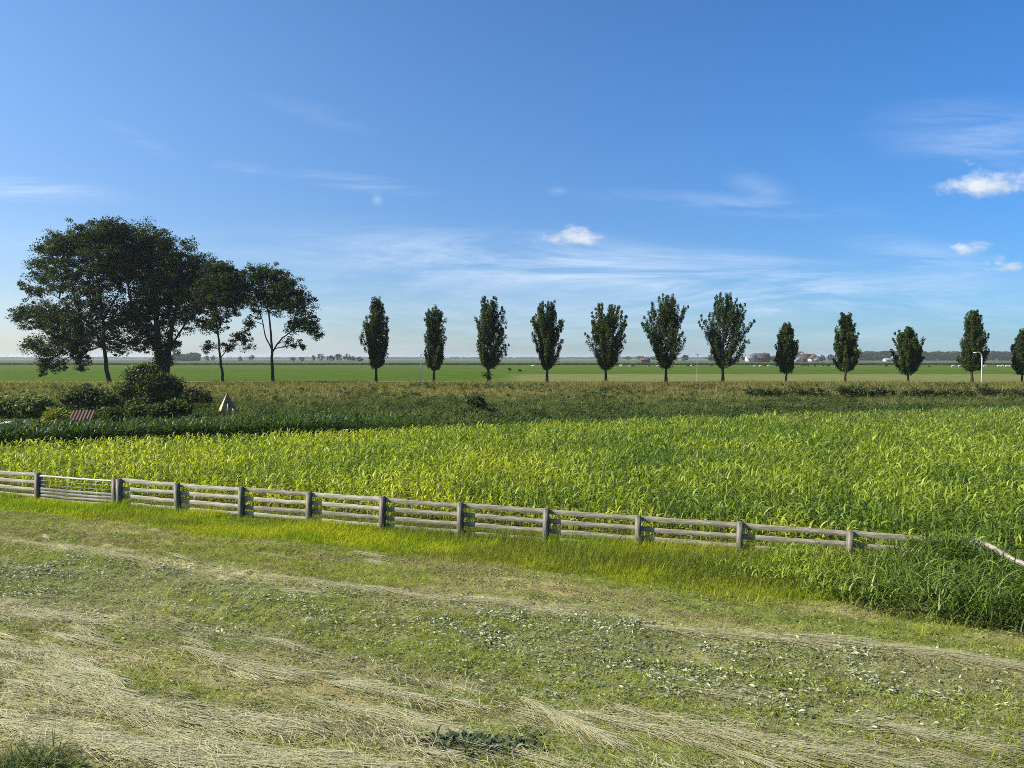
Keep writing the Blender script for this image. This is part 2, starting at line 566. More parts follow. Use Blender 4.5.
az = base_az + swirl * np.clip(hay + 0.35, 0, 1) + rng.normal(0, 0.55 + 0.5 * (1 - np.clip(hay + line, 0, 1)), N) + np.where(rng.random(N) < 0.5, math.pi, 0)
tone = rng.random(N)
c = mixc(HAY * 0.9, HAYP * 1.05, np.clip(tone * 0.7 + 0.55 * streak * hay - 0.15, 0, 1))
gg = rng.random(N) < (0.55 - 0.3 * streak * hay)
c = np.where(gg[:, None], mixc(np.array([0.13, 0.16, 0.05]), np.array([0.33, 0.35, 0.15]), tone), c)
right = sstep(14, 20, u) * (1 - sstep(4.2, 5.0, v))
c = mixc(c, np.array([0.26, 0.33, 0.13]), right * 0.8)
c = c * rng.uniform(0.5, 1.25, (N, 1))
P = np.stack([X, Y, zmeadow(X, Y) + rng.uniform(0.01, 0.05, N) + 0.08 * streak * hay * rng.random(N)], 1)
L = rng.uniform(0.08, 0.38, N) * (0.6 + 0.4 * hay)
ribbons(mb, P, az, rng.uniform(-0.05, 0.13, N), rng.uniform(-0.25, 0.02, N), L, rng.uniform(0.003, 0.0075, N), 2, 'strip', c)
# combed bundles left by the mower
NB = 1500
X, Y = scatter_uv(NB * 3, -12, 34, 2.2, 14.5)
u, v, g, line, leafy, hay = zones(X, Y)
wgt = 0.10 + 0.9 * hay + 0.5 * line
k = rng.random(len(X)) < wgt * 0.13 * (1 - g) * (1 - 0.35 * sstep(6, 12, u)) * (0.3 + 1.4 * sstep(0.4, 0.6, fbm(u * 0.3, v * 1.6, 181)))
k &= clear_of_weeds(X, Y)
X, Y, u, v, hay = X[k], Y[k], u[k], v[k], hay[k]
M_ = len(X); per = 55
baz = base_az - 0.10 + (fbm(u * 0.25, v * 0.4, 113) - 0.5) * 0.7 + rng.normal(0, 0.12, M_)
blen = rng.uniform(0.35, 1.1, M_); bwid = rng.uniform(0.02, 0.075, M_); bt = rng.random(M_)
i_ = np.repeat(np.arange(M_), per); N = len(i_)
al = rng.normal(0, 0.22, N) * blen[i_]; ac = rng.normal(0, 1, N) * bwid[i_]
Xs = X[i_] + al * np.cos(baz[i_]) - ac * np.sin(baz[i_]); Ys = Y[i_] + al * np.sin(baz[i_]) + ac * np.cos(baz[i_])
c = mixc(np.array([0.40, 0.38, 0.19]), HAYP * 1.05, np.clip(bt[i_] * 0.8 + rng.random(N) * 0.4 - 0.1, 0, 1)) * rng.uniform(0.75, 1.15, (N, 1))
P = np.stack([Xs, Ys, zmeadow(Xs, Ys) + rng.uniform(0.02, 0.085, N)], 1)
ribbons(mb, P, baz[i_] + rng.normal(0, 0.10, N), rng.uniform(-0.03, 0.10, N), rng.uniform(-0.2, 0.0, N), blen[i_] * rng.uniform(0.5, 0.9, N), rng.uniform(0.003, 0.007, N), 3, 'strip', c)
# long swaths of paler hay left by the mower (start and end found on the ground, gently curved)
for (xa, ya, xb, yb_s, wd, nst) in ((-20, 645, 112, 690, .12, 2600), (-10, 664, 160, 716, .16, 2600), (40, 690, 262, 735, .12, 1800), (100, 714, 300, 737, .10, 1300),
                                    (130, 726, 395, 772, .12, 2600), (300, 704, 462, 739, .07, 1300), (378, 711, 456, 733, .05, 900), (-10, 732, 140, 754, .12, 1500), (50, 740, 262, 772, .14, 2000),
                                    (520, 702, 602, 744, .06, 900), (556, 718, 765, 772, .06, 800), (610, 714, 800, 770, .07, 400), (330, 690, 425, 706, .10, 700), (-20, 610, 90, 622, .14, 900),
                                    (-10, 543, 130, 562, .13, 1000), (120, 560, 300, 582, .11, 900), (270, 578, 420, 598, .11, 1000), (400, 598, 560, 616, .13, 900), (640, 628, 800, 646, .13, 1100), (780, 640, 960, 662, .15, 1500), (930, 656, 1040, 672, .13, 700),
                                    (180, 655, 360, 690, .12, 900), (690, 742, 900, 775, .10, 600), (820, 722, 1000, 750, .10, 500)):
    a_ = np.array(ground_xy(xa, ya)); b_ = np.array(ground_xy(xb, yb_s))
    d_ = b_ - a_; Ls = np.linalg.norm(d_); d_ /= Ls; nrm_ = np.array([-d_[1], d_[0]])
    N = int(nst * 0.9)
    t = rng.random(N); bow = rng.uniform(-0.06, 0.06) * Ls
    wv_ = wd * (0.5 + 1.0 * fbm(t * Ls * 1.3, t * 0 + xa, 191, 2)) * np.sin(np.pi * np.clip(t, 0.03, 0.97)) ** 0.6
    off = rng.normal(0, 0.78, N) * wv_ + bow * np.sin(np.pi * t) + 0.10 * (fbm(t * Ls * 0.8, t * 0 + ya, 193, 2) - 0.5)
    keep_ = rng.random(N) < 0.05 + 1.15 * fbm(t * Ls * 1.1, t * 0 + xb, 195, 2)
    t, off = t[keep_], off[keep_]; N = len(t)
    Xs = a_[0] + d_[0] * t * Ls + nrm_[0] * off; Ys = a_[1] + d_[1] * t * Ls + nrm_[1] * off
    k = clear_of_weeds(Xs, Ys); Xs, Ys, t = Xs[k], Ys[k], t[k]; N = len(Xs)
    az_ = math.atan2(d_[1], d_[0]) + bow / Ls * np.pi * np.cos(np.pi * t) + rng.normal(0, 0.2, N)
    c = mixc(np.array([0.30, 0.31, 0.14]), HAYP * 1.08, np.clip(rng.normal(0.62, 0.3, N), 0, 1)) * rng.uniform(0.7, 1.12, (N, 1))
    P = np.stack([Xs, Ys, zmeadow(Xs, Ys) + rng.uniform(0.015, 0.075, N)], 1)
    ribbons(mb, P, az_, rng.uniform(-0.03, 0.12, N), rng.uniform(-0.22, 0.0, N), rng.uniform(0.2, 0.65, N), rng.uniform(0.003, 0.0075, N), 3, 'strip', c)
tag(mb.build("hay", M_straw), "cut hay strands lying in pale windrows over the mown meadow", "hay", kind="stuff")

# cut broad leaves with pale undersides
mb = MB()
X, Y = scatter_uv(150000, -12, 34, 4.4, 13)
u, v, g, line, leafy, hay = zones(X, Y)
clump = sstep(0.42, 0.66, fbm(u * 0.45, v * 1.3, 121)) * sstep(0.38, 0.6, fbm(u * 1.8, v * 2.6, 123))
k = rng.random(len(X)) < (leafy * (0.10 + 1.1 * clump) + 0.05 * hay * clump) * 0.9
X, Y = X[k], Y[k]
N = len(X)
P = np.stack([X, Y, zmeadow(X, Y) + rng.uniform(0.02, 0.07, N)], 1)
c = mixc(np.array([0.08, 0.11, 0.035]), np.array([0.47, 0.48, 0.33]), rng.random(N) ** 1.2)
ribbons(mb, P, rng.uniform(0, 6.28, N), rng.uniform(-0.2, 0.7, N), rng.uniform(-0.8, 0.1, N), rng.uniform(0.04, 0.11, N), rng.uniform(0.018, 0.042, N), 2, 'leaf', c, rng.normal(0, 0.5, N))
# low broad green leaves growing among the stubble
X, Y = scatter_uv(330000, -12, 34, 1.8, 15)
u, v, g, line, leafy, hay = zones(X, Y)
k = (rng.random(len(X)) < (0.35 + 0.65 * sstep(0.42, 0.6, fbm(u * 1.1, v * 2.0, 175))) * (1 - g) * (1 - 0.45 * hay)) & (fbm(X * 4, Y * 4, 177, 2) > rng.uniform(0.3, 0.7, len(X)))
X, Y, u, v = X[k], Y[k], u[k], v[k]; N = len(X)
c = mixc(np.array([0.05, 0.075, 0.014]), np.array([0.29, 0.32, 0.08]), rng.random(N) ** 1.3)
c = mixc(c, np.array([0.30, 0.27, 0.13]), (rng.random(N) < 0.22) * 0.9)
ribbons(mb, np.stack([X, Y, zmeadow(X, Y) + rng.uniform(0.01, 0.06, N)], 1), rng.uniform(0, 6.28, N), rng.uniform(-0.1, 0.8, N), rng.uniform(-0.7, 0.2, N), rng.uniform(0.03, 0.08, N), rng.uniform(0.012, 0.03, N), 2, 'leaf', c, rng.normal(0, 0.4, N))
tag(mb.build("cut_leaves", M_bits), "scattered cut broad leaves with silvery undersides on the mown meadow", "leaves", kind="stuff")

# weed clump bottom centre and tall tuft bottom left
def weed(px, py, rx, ry, n, label, name, cat, L0, L1, w0, w1, c0, c1, prof, el=(0.2, 1.2), el1=(-0.6, 0.3)):
    d = ray(px, py); s = CAM_H / -d[2]
    gx, gy = d[0] * s, d[1] * s
    root = thing(name, (gx, gy, 0), label, cat)
    X = gx + rng.normal(0, rx, n); Y = gy + rng.normal(0, ry, n)
    P = np.stack([X, Y, zmeadow(X, Y) + rng.uniform(0, 0.03, n)], 1)
    c = mixc(c0, c1, rng.random(n)) * rng.uniform(0.7, 1.3, (n, 1))
    m = MB()
    ribbons(m, P, rng.uniform(0, 6.28, n), rng.uniform(*el, n), rng.uniform(*el1, n), rng.uniform(L0, L1, n), rng.uniform(w0, w1, n), 3, prof, c, rng.normal(0, 0.4, n))
    m.build("leaves", M_grass, root, origin=(gx, gy, 0))
    return root


weed(482, 751, 0.30, 0.12, 900, "dark green patch of broad weed leaves lying in the hay at the bottom centre", "weed_clump", "weed", 0.07, 0.2, 0.03, 0.07,
     np.array([0.032, 0.05, 0.018]), np.array([0.20, 0.22, 0.14]), 'leaf')
weed(20, 778, 0.30, 0.13, 700, "tuft of long green grass standing in the hay at the bottom left corner", "grass_tuft", "grass tuft", 0.2, 0.5, 0.008, 0.02,
     np.array([0.035, 0.06, 0.018]), np.array([0.24, 0.26, 0.11]), 'grass', (0.6, 1.5), (-0.9, 0.6))

# ------------------------------------------------------------------ fence
faz = math.atan2(DV[1], DV[0])
KS = [-3.51, -2.51, -1.51] + list(range(0, 11))
TOP = 0.93


def fpt(k, z, v=0.0):
    X, Y = xy(k * SPAN, v)
    return np.array([X, Y, z])


def wood_board(mb, a, b, hgt, thk, segs=6, jit=0.006, twist=0.0):
    a = np.asarray(a); b = np.asarray(b)
    d = b - a; d = d / np.linalg.norm(d)
    side = np.cross(d, (0, 0, 1)); side /= np.linalg.norm(side)
    up = np.cross(side, d)
    vs = []
    for i in range(segs + 1):
        t = i / segs
        p = a + (b - a) * t + up * random.gauss(0, jit) - np.array([0, 0, 0.012 * math.sin(math.pi * t)])
        hh = hgt * random.uniform(0.93, 1.05)
        b_ = thk * 0.12
        for (sy, sz) in ((-.5, -.5 + .03), (-.5 + .1, -.5), (.5 - .1, -.5), (.5, -.5 + .03), (.5, .5 - .03), (.5 - .1, .5), (-.5 + .1, .5), (-.5, .5 - .03)):
            vs.append(p + side * sy * thk + up * sz * hh)
    fs = []
    for i in range(segs):
        for j in range(8):
            k = (j + 1) % 8
            fs.append((i * 8 + j, i * 8 + k, (i + 1) * 8 + k, (i + 1) * 8 + j))
    mb.add(np.array(vs), fs)
    for e in (0, segs):
        q = [e * 8 + j for j in range(8)]
        mb.add(np.array([vs[i] for i in q]), [tuple(range(8)) if e else tuple(range(7, -1, -1))])


def local_rail(root, name, mat, a, b, hgt, thk, **kw):
    """a rail built in its own axes (x along the board) so that the grain follows it"""
    a = np.asarray(a, float); b = np.asarray(b, float)
    L = np.linalg.norm(b - a); d = (b - a) / L
    m = MB(); wood_board(m, (-L / 2, 0, 0), (L / 2, 0, 0), hgt, thk, **kw)
    o = m.build(name, mat)
    o.parent = root
    mid = (a + b) / 2
    o.location = Vector(mid) - root.location
    o.rotation_euler = (0, -math.asin(d[2]), math.atan2(d[1], d[0]))
    return o


def post(root, k, top=TOP, w=0.148, t=0.15, name="post", vofs=0.0):
    m = MB()
    hh = top + 0.25
    m.box((0, 0, hh / 2), (w, t, hh - 0.03))
    m.box((0, 0, hh - 0.0145 + 0.001), (w, t, 0.03), taper=0.12)
    o = m.build(name, M_post, root)
    p = fpt(k, -0.25, vofs)
    o.location = Vector(p) - root.location
    o.rotation_euler = (random.gauss(0, 0.012), random.gauss(0, 0.014), faz + random.gauss(0, 0.04))
    return o


fp = fpt(4, 0)
fence = thing("wooden_fence", tuple(fp), "long weathered grey post-and-rail fence between mown meadow and maize field", "fence")
V_RAIL = -0.103
for i, k in enumerate(KS):
    post(fence, k, TOP + random.uniform(-0.01, 0.03) + 0.02)
    if i + 1 < len(KS) and not (k == -1.51):
        k2 = KS[i + 1]
        for j, z in enumerate((0.865, 0.60, 0.335, 0.09)):
            z0 = z + random.gauss(0, 0.010); z1 = z + random.gauss(0, 0.010)
            e = 0.004 + 0.03 * 0
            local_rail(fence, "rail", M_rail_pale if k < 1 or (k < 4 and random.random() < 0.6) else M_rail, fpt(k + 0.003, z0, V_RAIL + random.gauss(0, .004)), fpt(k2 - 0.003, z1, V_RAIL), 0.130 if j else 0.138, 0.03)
# gate between two posts
gp_ = fpt(-0.755, 0)
gate = thing("field_gate", tuple(gp_), "low wooden field gate in the fence, thin bars above and close-set boards below", "gate")
post(gate, -0.083, TOP + 0.03, name="gate_post")
M_gate = noise_mat("gate_wood", (0.10, 0.10, 0.085), (0.33, 0.32, 0.27), (1.6, 14, 14), 0.9, 0.1, 0.4)
M_bar = noise_mat("pale_bar", (0.38, 0.36, 0.30), (0.62, 0.60, 0.52), (1.6, 14, 14), 0.8, 0.2, 0.2)
ka, kb = -1.51 + 0.05, -0.083 - 0.05
local_rail(gate, "top_bar", M_bar, fpt(ka, 0.86), fpt(kb, 0.86), 0.055, 0.05)
local_rail(gate, "thin_bar", M_gate, fpt(ka, 0.70), fpt(kb, 0.70), 0.016, 0.02)
local_rail(gate, "thin_bar", M_gate, fpt(ka, 0.55), fpt(kb, 0.55), 0.016, 0.02)
for z in (0.40, 0.285, 0.165, 0.05):
    local_rail(gate, "board", M_gate, fpt(ka, z), fpt(kb, z), 0.085, 0.04)
for k in (ka + 0.015, kb - 0.015):
    local_rail(gate, "stile", M_gate, fpt(k, 0.06, -0.05), fpt(k, 0.89, -0.0501), 0.07, 0.04)
# slanting loose rail at the right end
a = at(976, 540, 16.4); b = at(1040, 573, 15.2)
m = MB()
root = thing("slanting_pole", tuple((a + b) / 2 * np.array([1, 1, 0])), "pale split wooden pole slanting down through reeds at the fence's right end", "pole")
local_rail(root, "pole", noise_mat("bleached_pole", (0.11, 0.10, 0.075), (0.40, 0.37, 0.30), (6, 14, 14), 0.9, 0.1, 0.5), a, b, 0.10, 0.08, jit=0.02, segs=10)
m = MB(); m.box((0, 0, 0.5), (0.11, 0.11, 1.0), col=(.3, .3, .3))
o = m.build("stake", M_post, root); o.location = Vector((b[0], b[1], -0.3)) - root.location

# ------------------------------------------------------------------ reeds at the right
mb = MB()
N0 = 38000
u = rng.uniform(18.5, 38, N0); v = rng.uniform(-1.2, 4.6, N0)
front = 1.9 + 1.75 * sstep(20.5, 23.6, u) + 0.5 * (fbm(u * 1.2, u * 0, 131) - 0.5)
dens = sstep(18.8, 22, u) * (1 - sstep(front - 0.15, front + 0.1, v))
hole = np.exp(-(((u - 23.0) / 1.1) ** 2 + ((v - 3.35) / 0.5) ** 2))
k = rng.random(N0) < dens * (1 - 0.97 * hole)
u, v = u[k], v[k]
X, Y = xy(u, v)
k = in_view(X, Y, 3)
X, Y, u, v = X[k], Y[k], u[k], v[k]
ue = rng.uniform(24.0, 25.7, 1500); ve = rng.uniform(0.02, 0.75, 1500)
Xe, Ye = xy(ue, ve)
X = np.concatenate([X, Xe]); Y = np.concatenate([Y, Ye]); u = np.concatenate([u, ue]); v = np.concatenate([v, ve])
extra = np.concatenate([np.zeros(len(X) - 1500), np.full(1500, 0.20) * np.exp(-((ue - 24.8) / 0.55) ** 2)])
N = len(X)
Ht = extra + (0.40 + 0.16 * sstep(19.5, 22.0, u) + 0.44 * sstep(22.6, 24.0, u) * (1 - 0.45 * sstep(25.2, 26.5, u))) * np.where(v < -0.15, 0.72, 1.0) * (1 - 0.10 * sstep(22.6, 24, u)) * (0.78 + 0.6 * fbm(u * 0.9, v * 0.9, 133))
right = sstep(21.2, 24.0, u + (v - 1.5) * 0.4)
c = mixc(np.array([0.22, 0.28, 0.03]), np.array([0.095, 0.15, 0.022]), right)
c = mixc(c, np.array([0.30, 0.34, 0.16]), (rng.random(N) < 0.1) * 0.7)
c = c * rng.uniform(0.45, 1.5, (N, 1))
P = np.stack([X, Y, np.zeros(N)], 1)
P[:, 2] = Ht * rng.uniform(0, 0.72, N)
L = Ht * rng.uniform(0.38, 0.75, N)
ribbons(mb, P, rng.uniform(0, 6.28, N), rng.uniform(0.9, 1.5, N), rng.uniform(-1.3, 0.5, N) , L, rng.uniform(0.016, 0.034, N), 4, 'grass', c, rng.normal(0, 0.3, N))
tag(mb.build("reeds", M_reed), "tall dark green reeds arching over the ditch at the right end of the fence", "reeds", kind="stuff")

# ------------------------------------------------------------------ maize crop
def maize(mb, X, Y, H, col, nl=7, wl=0.055, zs=0.0, seg=3):
    N = len(X)
    P = np.stack([X, Y, np.zeros(N) + zs], 1)
    # stalk
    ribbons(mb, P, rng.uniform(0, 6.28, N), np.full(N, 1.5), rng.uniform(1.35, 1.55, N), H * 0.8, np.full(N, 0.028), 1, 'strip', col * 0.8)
    az0 = rng.uniform(0, 6.28, N)
    for i in range(nl):
        f = (i + 0.8) / nl
        az = az0 + math.pi * i + rng.normal(0, 0.45, N)
        p = P.copy(); p[:, 2] += H * 0.78 * f * rng.uniform(0.92, 1.05, N)
        L = H * rng.uniform(0.27, 0.47, N) * (1.05 - 0.35 * abs(f - 0.55))
        e0 = 0.68 + 0.64 * f + rng.normal(0, 0.15, N)
        e1 = e0 - rng.uniform(1.3, 2.7, N) * (1.12 - 0.45 * f)
        c = col * (0.58 + 0.5 * f) * rng.uniform(0.65, 1.3, (N, 1))  # lower leaves darker: shade between the plants put into the leaf colour
        ribbons(mb, p, az, e0, e1, L, wl * rng.uniform(0.7, 1.25, N), seg, 'leaf', c, rng.normal(0, 0.35, N))


mb = MB()
rowdir = DV
us, vs_ = np.meshgrid(np.arange(-24, 62, 0.165), np.arange(-62, -0.75, 0.52))
u = us.ravel() + rng.normal(0, 0.05, us.size); v = vs_.ravel() + rng.normal(0, 0.09, us.size)
X, Y = xy(u, v)
k = in_view(X, Y, 3) & (Y < yb(X) + (fbm(X * 0.3, Y * 0.3, 141) - 0.5) * 3) & (Y > 12)
far = Y > 34
k &= ~(far & (rng.random(len(X)) < 0.12))
X, Y = X[k], Y[k]
N = len(X)
yel = sstep(6, -16, 0) if False else (1 - sstep(-14, 3, X + (fbm(X * 0.12, Y * 0.12, 143) - 0.5) * 22 - 0.12 * (Y - 30)))
patch = 0.6 * fbm(X * 0.16, Y * 0.22, 145) + 0.4 * vnoise(X * 0.8, Y * 0.9, 146)
cg = mixc(np.array([0.12, 0.19, 0.026]), np.array([0.245, 0.305, 0.034]), sstep(0.35, 0.65, patch))
cy = mixc(np.array([0.26, 0.32, 0.03]), np.array([0.36, 0.39, 0.03]), sstep(0.3, 0.7, patch))
col = mixc(cg, cy, np.clip(yel * 0.72 + 0.15 * sstep(0.55, 0.75, fbm(X * 0.12, Y * 0.3, 147)), 0, 1))
_, v = uv(X, Y)
edge = np.exp(-((v + 1.2) / 0.9) ** 2)
col = mixc(col, np.array([0.40, 0.42, 0.03]), edge * 0.6 * (rng.random(N) < 0.6))
back = sstep(9, 1, yb(X) - Y)
olive_r = sstep(6, 24, X) * sstep(38, 56, Y)
col = mixc(col, np.array([0.18, 0.22, 0.06]), olive_r * 0.4)
col = col * rng.uniform(0.6, 1.4, (N, 1))
H = (0.92 + 0.28 * (patch - 0.5) + 0.15 * (1 - yel)) * rng.uniform(0.85, 1.12, N) * (1 - 0.22 * edge)
n_near = Y < 34
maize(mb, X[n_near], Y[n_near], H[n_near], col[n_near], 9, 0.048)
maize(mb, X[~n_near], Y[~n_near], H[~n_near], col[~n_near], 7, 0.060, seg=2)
tag(mb.build("maize_crop", M_maize), "field of young maize, yellow-green at left and deeper green at right, behind the fence", "crop", kind="stuff")

# taller, darker crop strip beyond a gap at the left
mb = MB()
N0 = 6000
X = rng.uniform(-46, -6, N0); off = rng.uniform(1.6, 6.5, N0)
Y = 48 + 0.37 * X + off
k = in_view(X, Y, 3) & (rng.random(N0) < sstep(-6, -15, X) * 0.9 + 0.1)
X, Y = X[k], Y[k]; N = len(X)
col = mixc(np.array([0.03, 0.06, 0.012]), np.array([0.065, 0.11, 0.02]), rng.random(N)) * rng.uniform(0.75, 1.25, (N, 1))
maize(mb, X, Y, rng.uniform(1.15, 1.55, N), col, 7, 0.075, seg=2)
tag(mb.build("tall_crop_strip", M_maize), "strip of taller dark green crop behind the yellow-green maize at the left", "crop", kind="stuff")

# ------------------------------------------------------------------ wild herbs and dry grass up the embankment
mb = MB()
N0 = 230000
Y = rng.uniform(36, 103.5, N0); X = rng.uniform(-1, 1, N0) * (0.70 * Y + 4)
ok = (Y > 48 + 0.37 * X + 0.6) & (rng.random(N0) < np.clip(0.35 + (Y - 40) / 60, 0, 1))
ok &= ~((X < -8) & (Y < 48 + 0.37 * X + 6))
X, Y = X[ok], Y[ok]
n, n2, dry = emb_zone(X, Y)
N = len(X)
clump = fbm(X * 0.4, Y * 0.4, 151)
cg = mixc(np.array([0.035, 0.06, 0.016]), np.array([0.125, 0.145, 0.045]), sstep(0.3, 0.7, clump))
cg = mixc(cg, np.array([0.11, 0.155, 0.03]), sstep(78, 60, Y) * 0.0 + sstep(0.55, 0.75, n2) * 0.5)
cd = mixc(np.array([0.12, 0.12, 0.032]), np.array([0.22, 0.20, 0.07]), rng.random(N))
red = np.exp(-(((X - 17) / 9) ** 2)) * sstep(89, 94, Y)
cd = mixc(cd, np.array([0.24, 0.13, 0.07]), red * 0.6)
col = mixc(cg, cd, np.clip(dry * (0.35 + 0.7 * rng.random(N)), 0, 1)) * rng.uniform(0.5, 1.5, (N, 1))
stalk = rng.random(N) < 0.05
col[stalk] = np.array([0.26, 0.23, 0.10]) * rng.uniform(0.7, 1.3, (stalk.sum(), 1))
P = np.stack([X, Y, zemb(X, Y) - 0.02], 1)
low = (X / Y < -0.40) & (Y < 70)
L = rng.uniform(0.35, 0.8, N) * np.where(low, 0.4, 1.0) * (0.45 + 1.15 * clump) * (1 + 0.5 * (fbm(X * 0.9, Y * 0.9, 153) - 0.5))
ribbons(mb, P, rng.uniform(0, 6.28, N), rng.uniform(0.9, 1.5, N), rng.uniform(-0.6, 1.0, N), L, rng.uniform(0.03, 0.075, N), 2, 'grass', col, rng.normal(0, 0.5, N))
# verge tufts beyond the crest
N = 30000
X = rng.uniform(-82, 82, N); Y = rng.uniform(100.0, 109.5, N)
k = fbm(X * 0.35, Y * 0.35, 161) > rng.uniform(0.36, 0.72, N)
X, Y = X[k], Y[k]; N = len(X)
col = mixc(np.array([0.14, 0.14, 0.04]), np.array([0.26, 0.20, 0.09]), rng.random(N)) * rng.uniform(0.5, 1.4, (N, 1))
ribbons(mb, np.stack([X, Y, zemb(X, Y) - 0.02], 1), rng.uniform(0, 6.28, N), rng.uniform(1.1, 1.5, N), rng.uniform(0.3, 1.2, N), rng.uniform(0.3, 0.85, N), rng.uniform(0.03, 0.06, N), 2, 'grass', col)
# band of taller weeds right behind the maize
N = 16000
X = rng.uniform(-12, 60, N); Y = 48 + 0.37 * X + rng.uniform(0.8, 7.0, N) + (fbm(X * 0.15, X * 0, 165) - 0.5) * 3
k = in_view(X, Y, 3) & (Y < 80) & (rng.random(N) < 0.35 + 0.9 * fbm(X * 0.3, Y * 0.3, 167))
X, Y = X[k], Y[k]; N = len(X)
col = mixc(np.array([0.028, 0.052, 0.014]), np.array([0.085, 0.125, 0.04]), rng.random(N)) * rng.uniform(0.6, 1.4, (N, 1))
ribbons(mb, np.stack([X, Y, X * 0 - 0.02], 1), rng.uniform(0, 6.28, N), rng.uniform(1.0, 1.5, N), rng.uniform(-0.4, 1.0, N), rng.uniform(0.5, 1.15, N) * (0.6 + 0.7 * fbm(X * 0.4, Y * 0.4, 169)), rng.uniform(0.03, 0.07, N), 2, 'grass', col, rng.normal(0, 0.4, N))
# leafy herb clumps
N = 9000
Y = 46 + 55 * rng.random(N) ** 1.5; X = rng.uniform(-1, 1, N) * (0.70 * Y + 4)
k = (Y > 48 + 0.37 * X + 1.5) & ~((X < -8) & (Y < 48 + 0.37 * X + 7)) & (fbm(X * 0.12, Y * 0.2, 163) > rng.uniform(0.3, 0.62, N) + 0.14 * sstep(74, 90, Y)) & ~((X / Y < -0.52) & (Y < 62))
X, Y = X[k], Y[k]; N = len(X)
r_ = rng.uniform(0.15, 0.55, N) * (1 - 0.35 * sstep(72, 90, Y))
n_, n2_, dry_ = emb_zone(X, Y)
for tone, sel in ((0.6, rng.random(N) < 0.5), (1.25, None)):
    if sel is None:
        sel = ~prev
    prev = sel
    cc0 = np.array([0.025, 0.048, 0.014]) * tone; cc1 = np.array([0.085, 0.12, 0.036]) * tone
    clump_leaves(mb, np.stack([X, Y, zemb(X, Y) + r_ * 0.7], 1)[sel], r_[sel], 46, (0.05, 0.13), cc0, cc1, (1.5, 1.2, 0.95))
tag(mb.build("rough_grass", M_grass), "rough herbs and dry brownish grass covering the embankment slope", "grass", kind="stuff")

# ------------------------------------------------------------------ trees
def curve_pts(a, b, n, bow=0.0, rise=0.0, jit=0.0):
    a = np.asarray(a, float); b = np.asarray(b, float)
    t = np.linspace(0, 1, n)[:, None]
    p = a + (b - a) * t
    w = np.sin(np.pi * t)
    p = p + w * np.array([0, 0, rise])
    if jit:
        p[1:-1] += rng.normal(0, jit, (n - 2, 3))
    return p


LEAF0 = np.array([0.012, 0.022, 0.006]); LEAF1 = np.array([0.062, 0.094, 0.018])


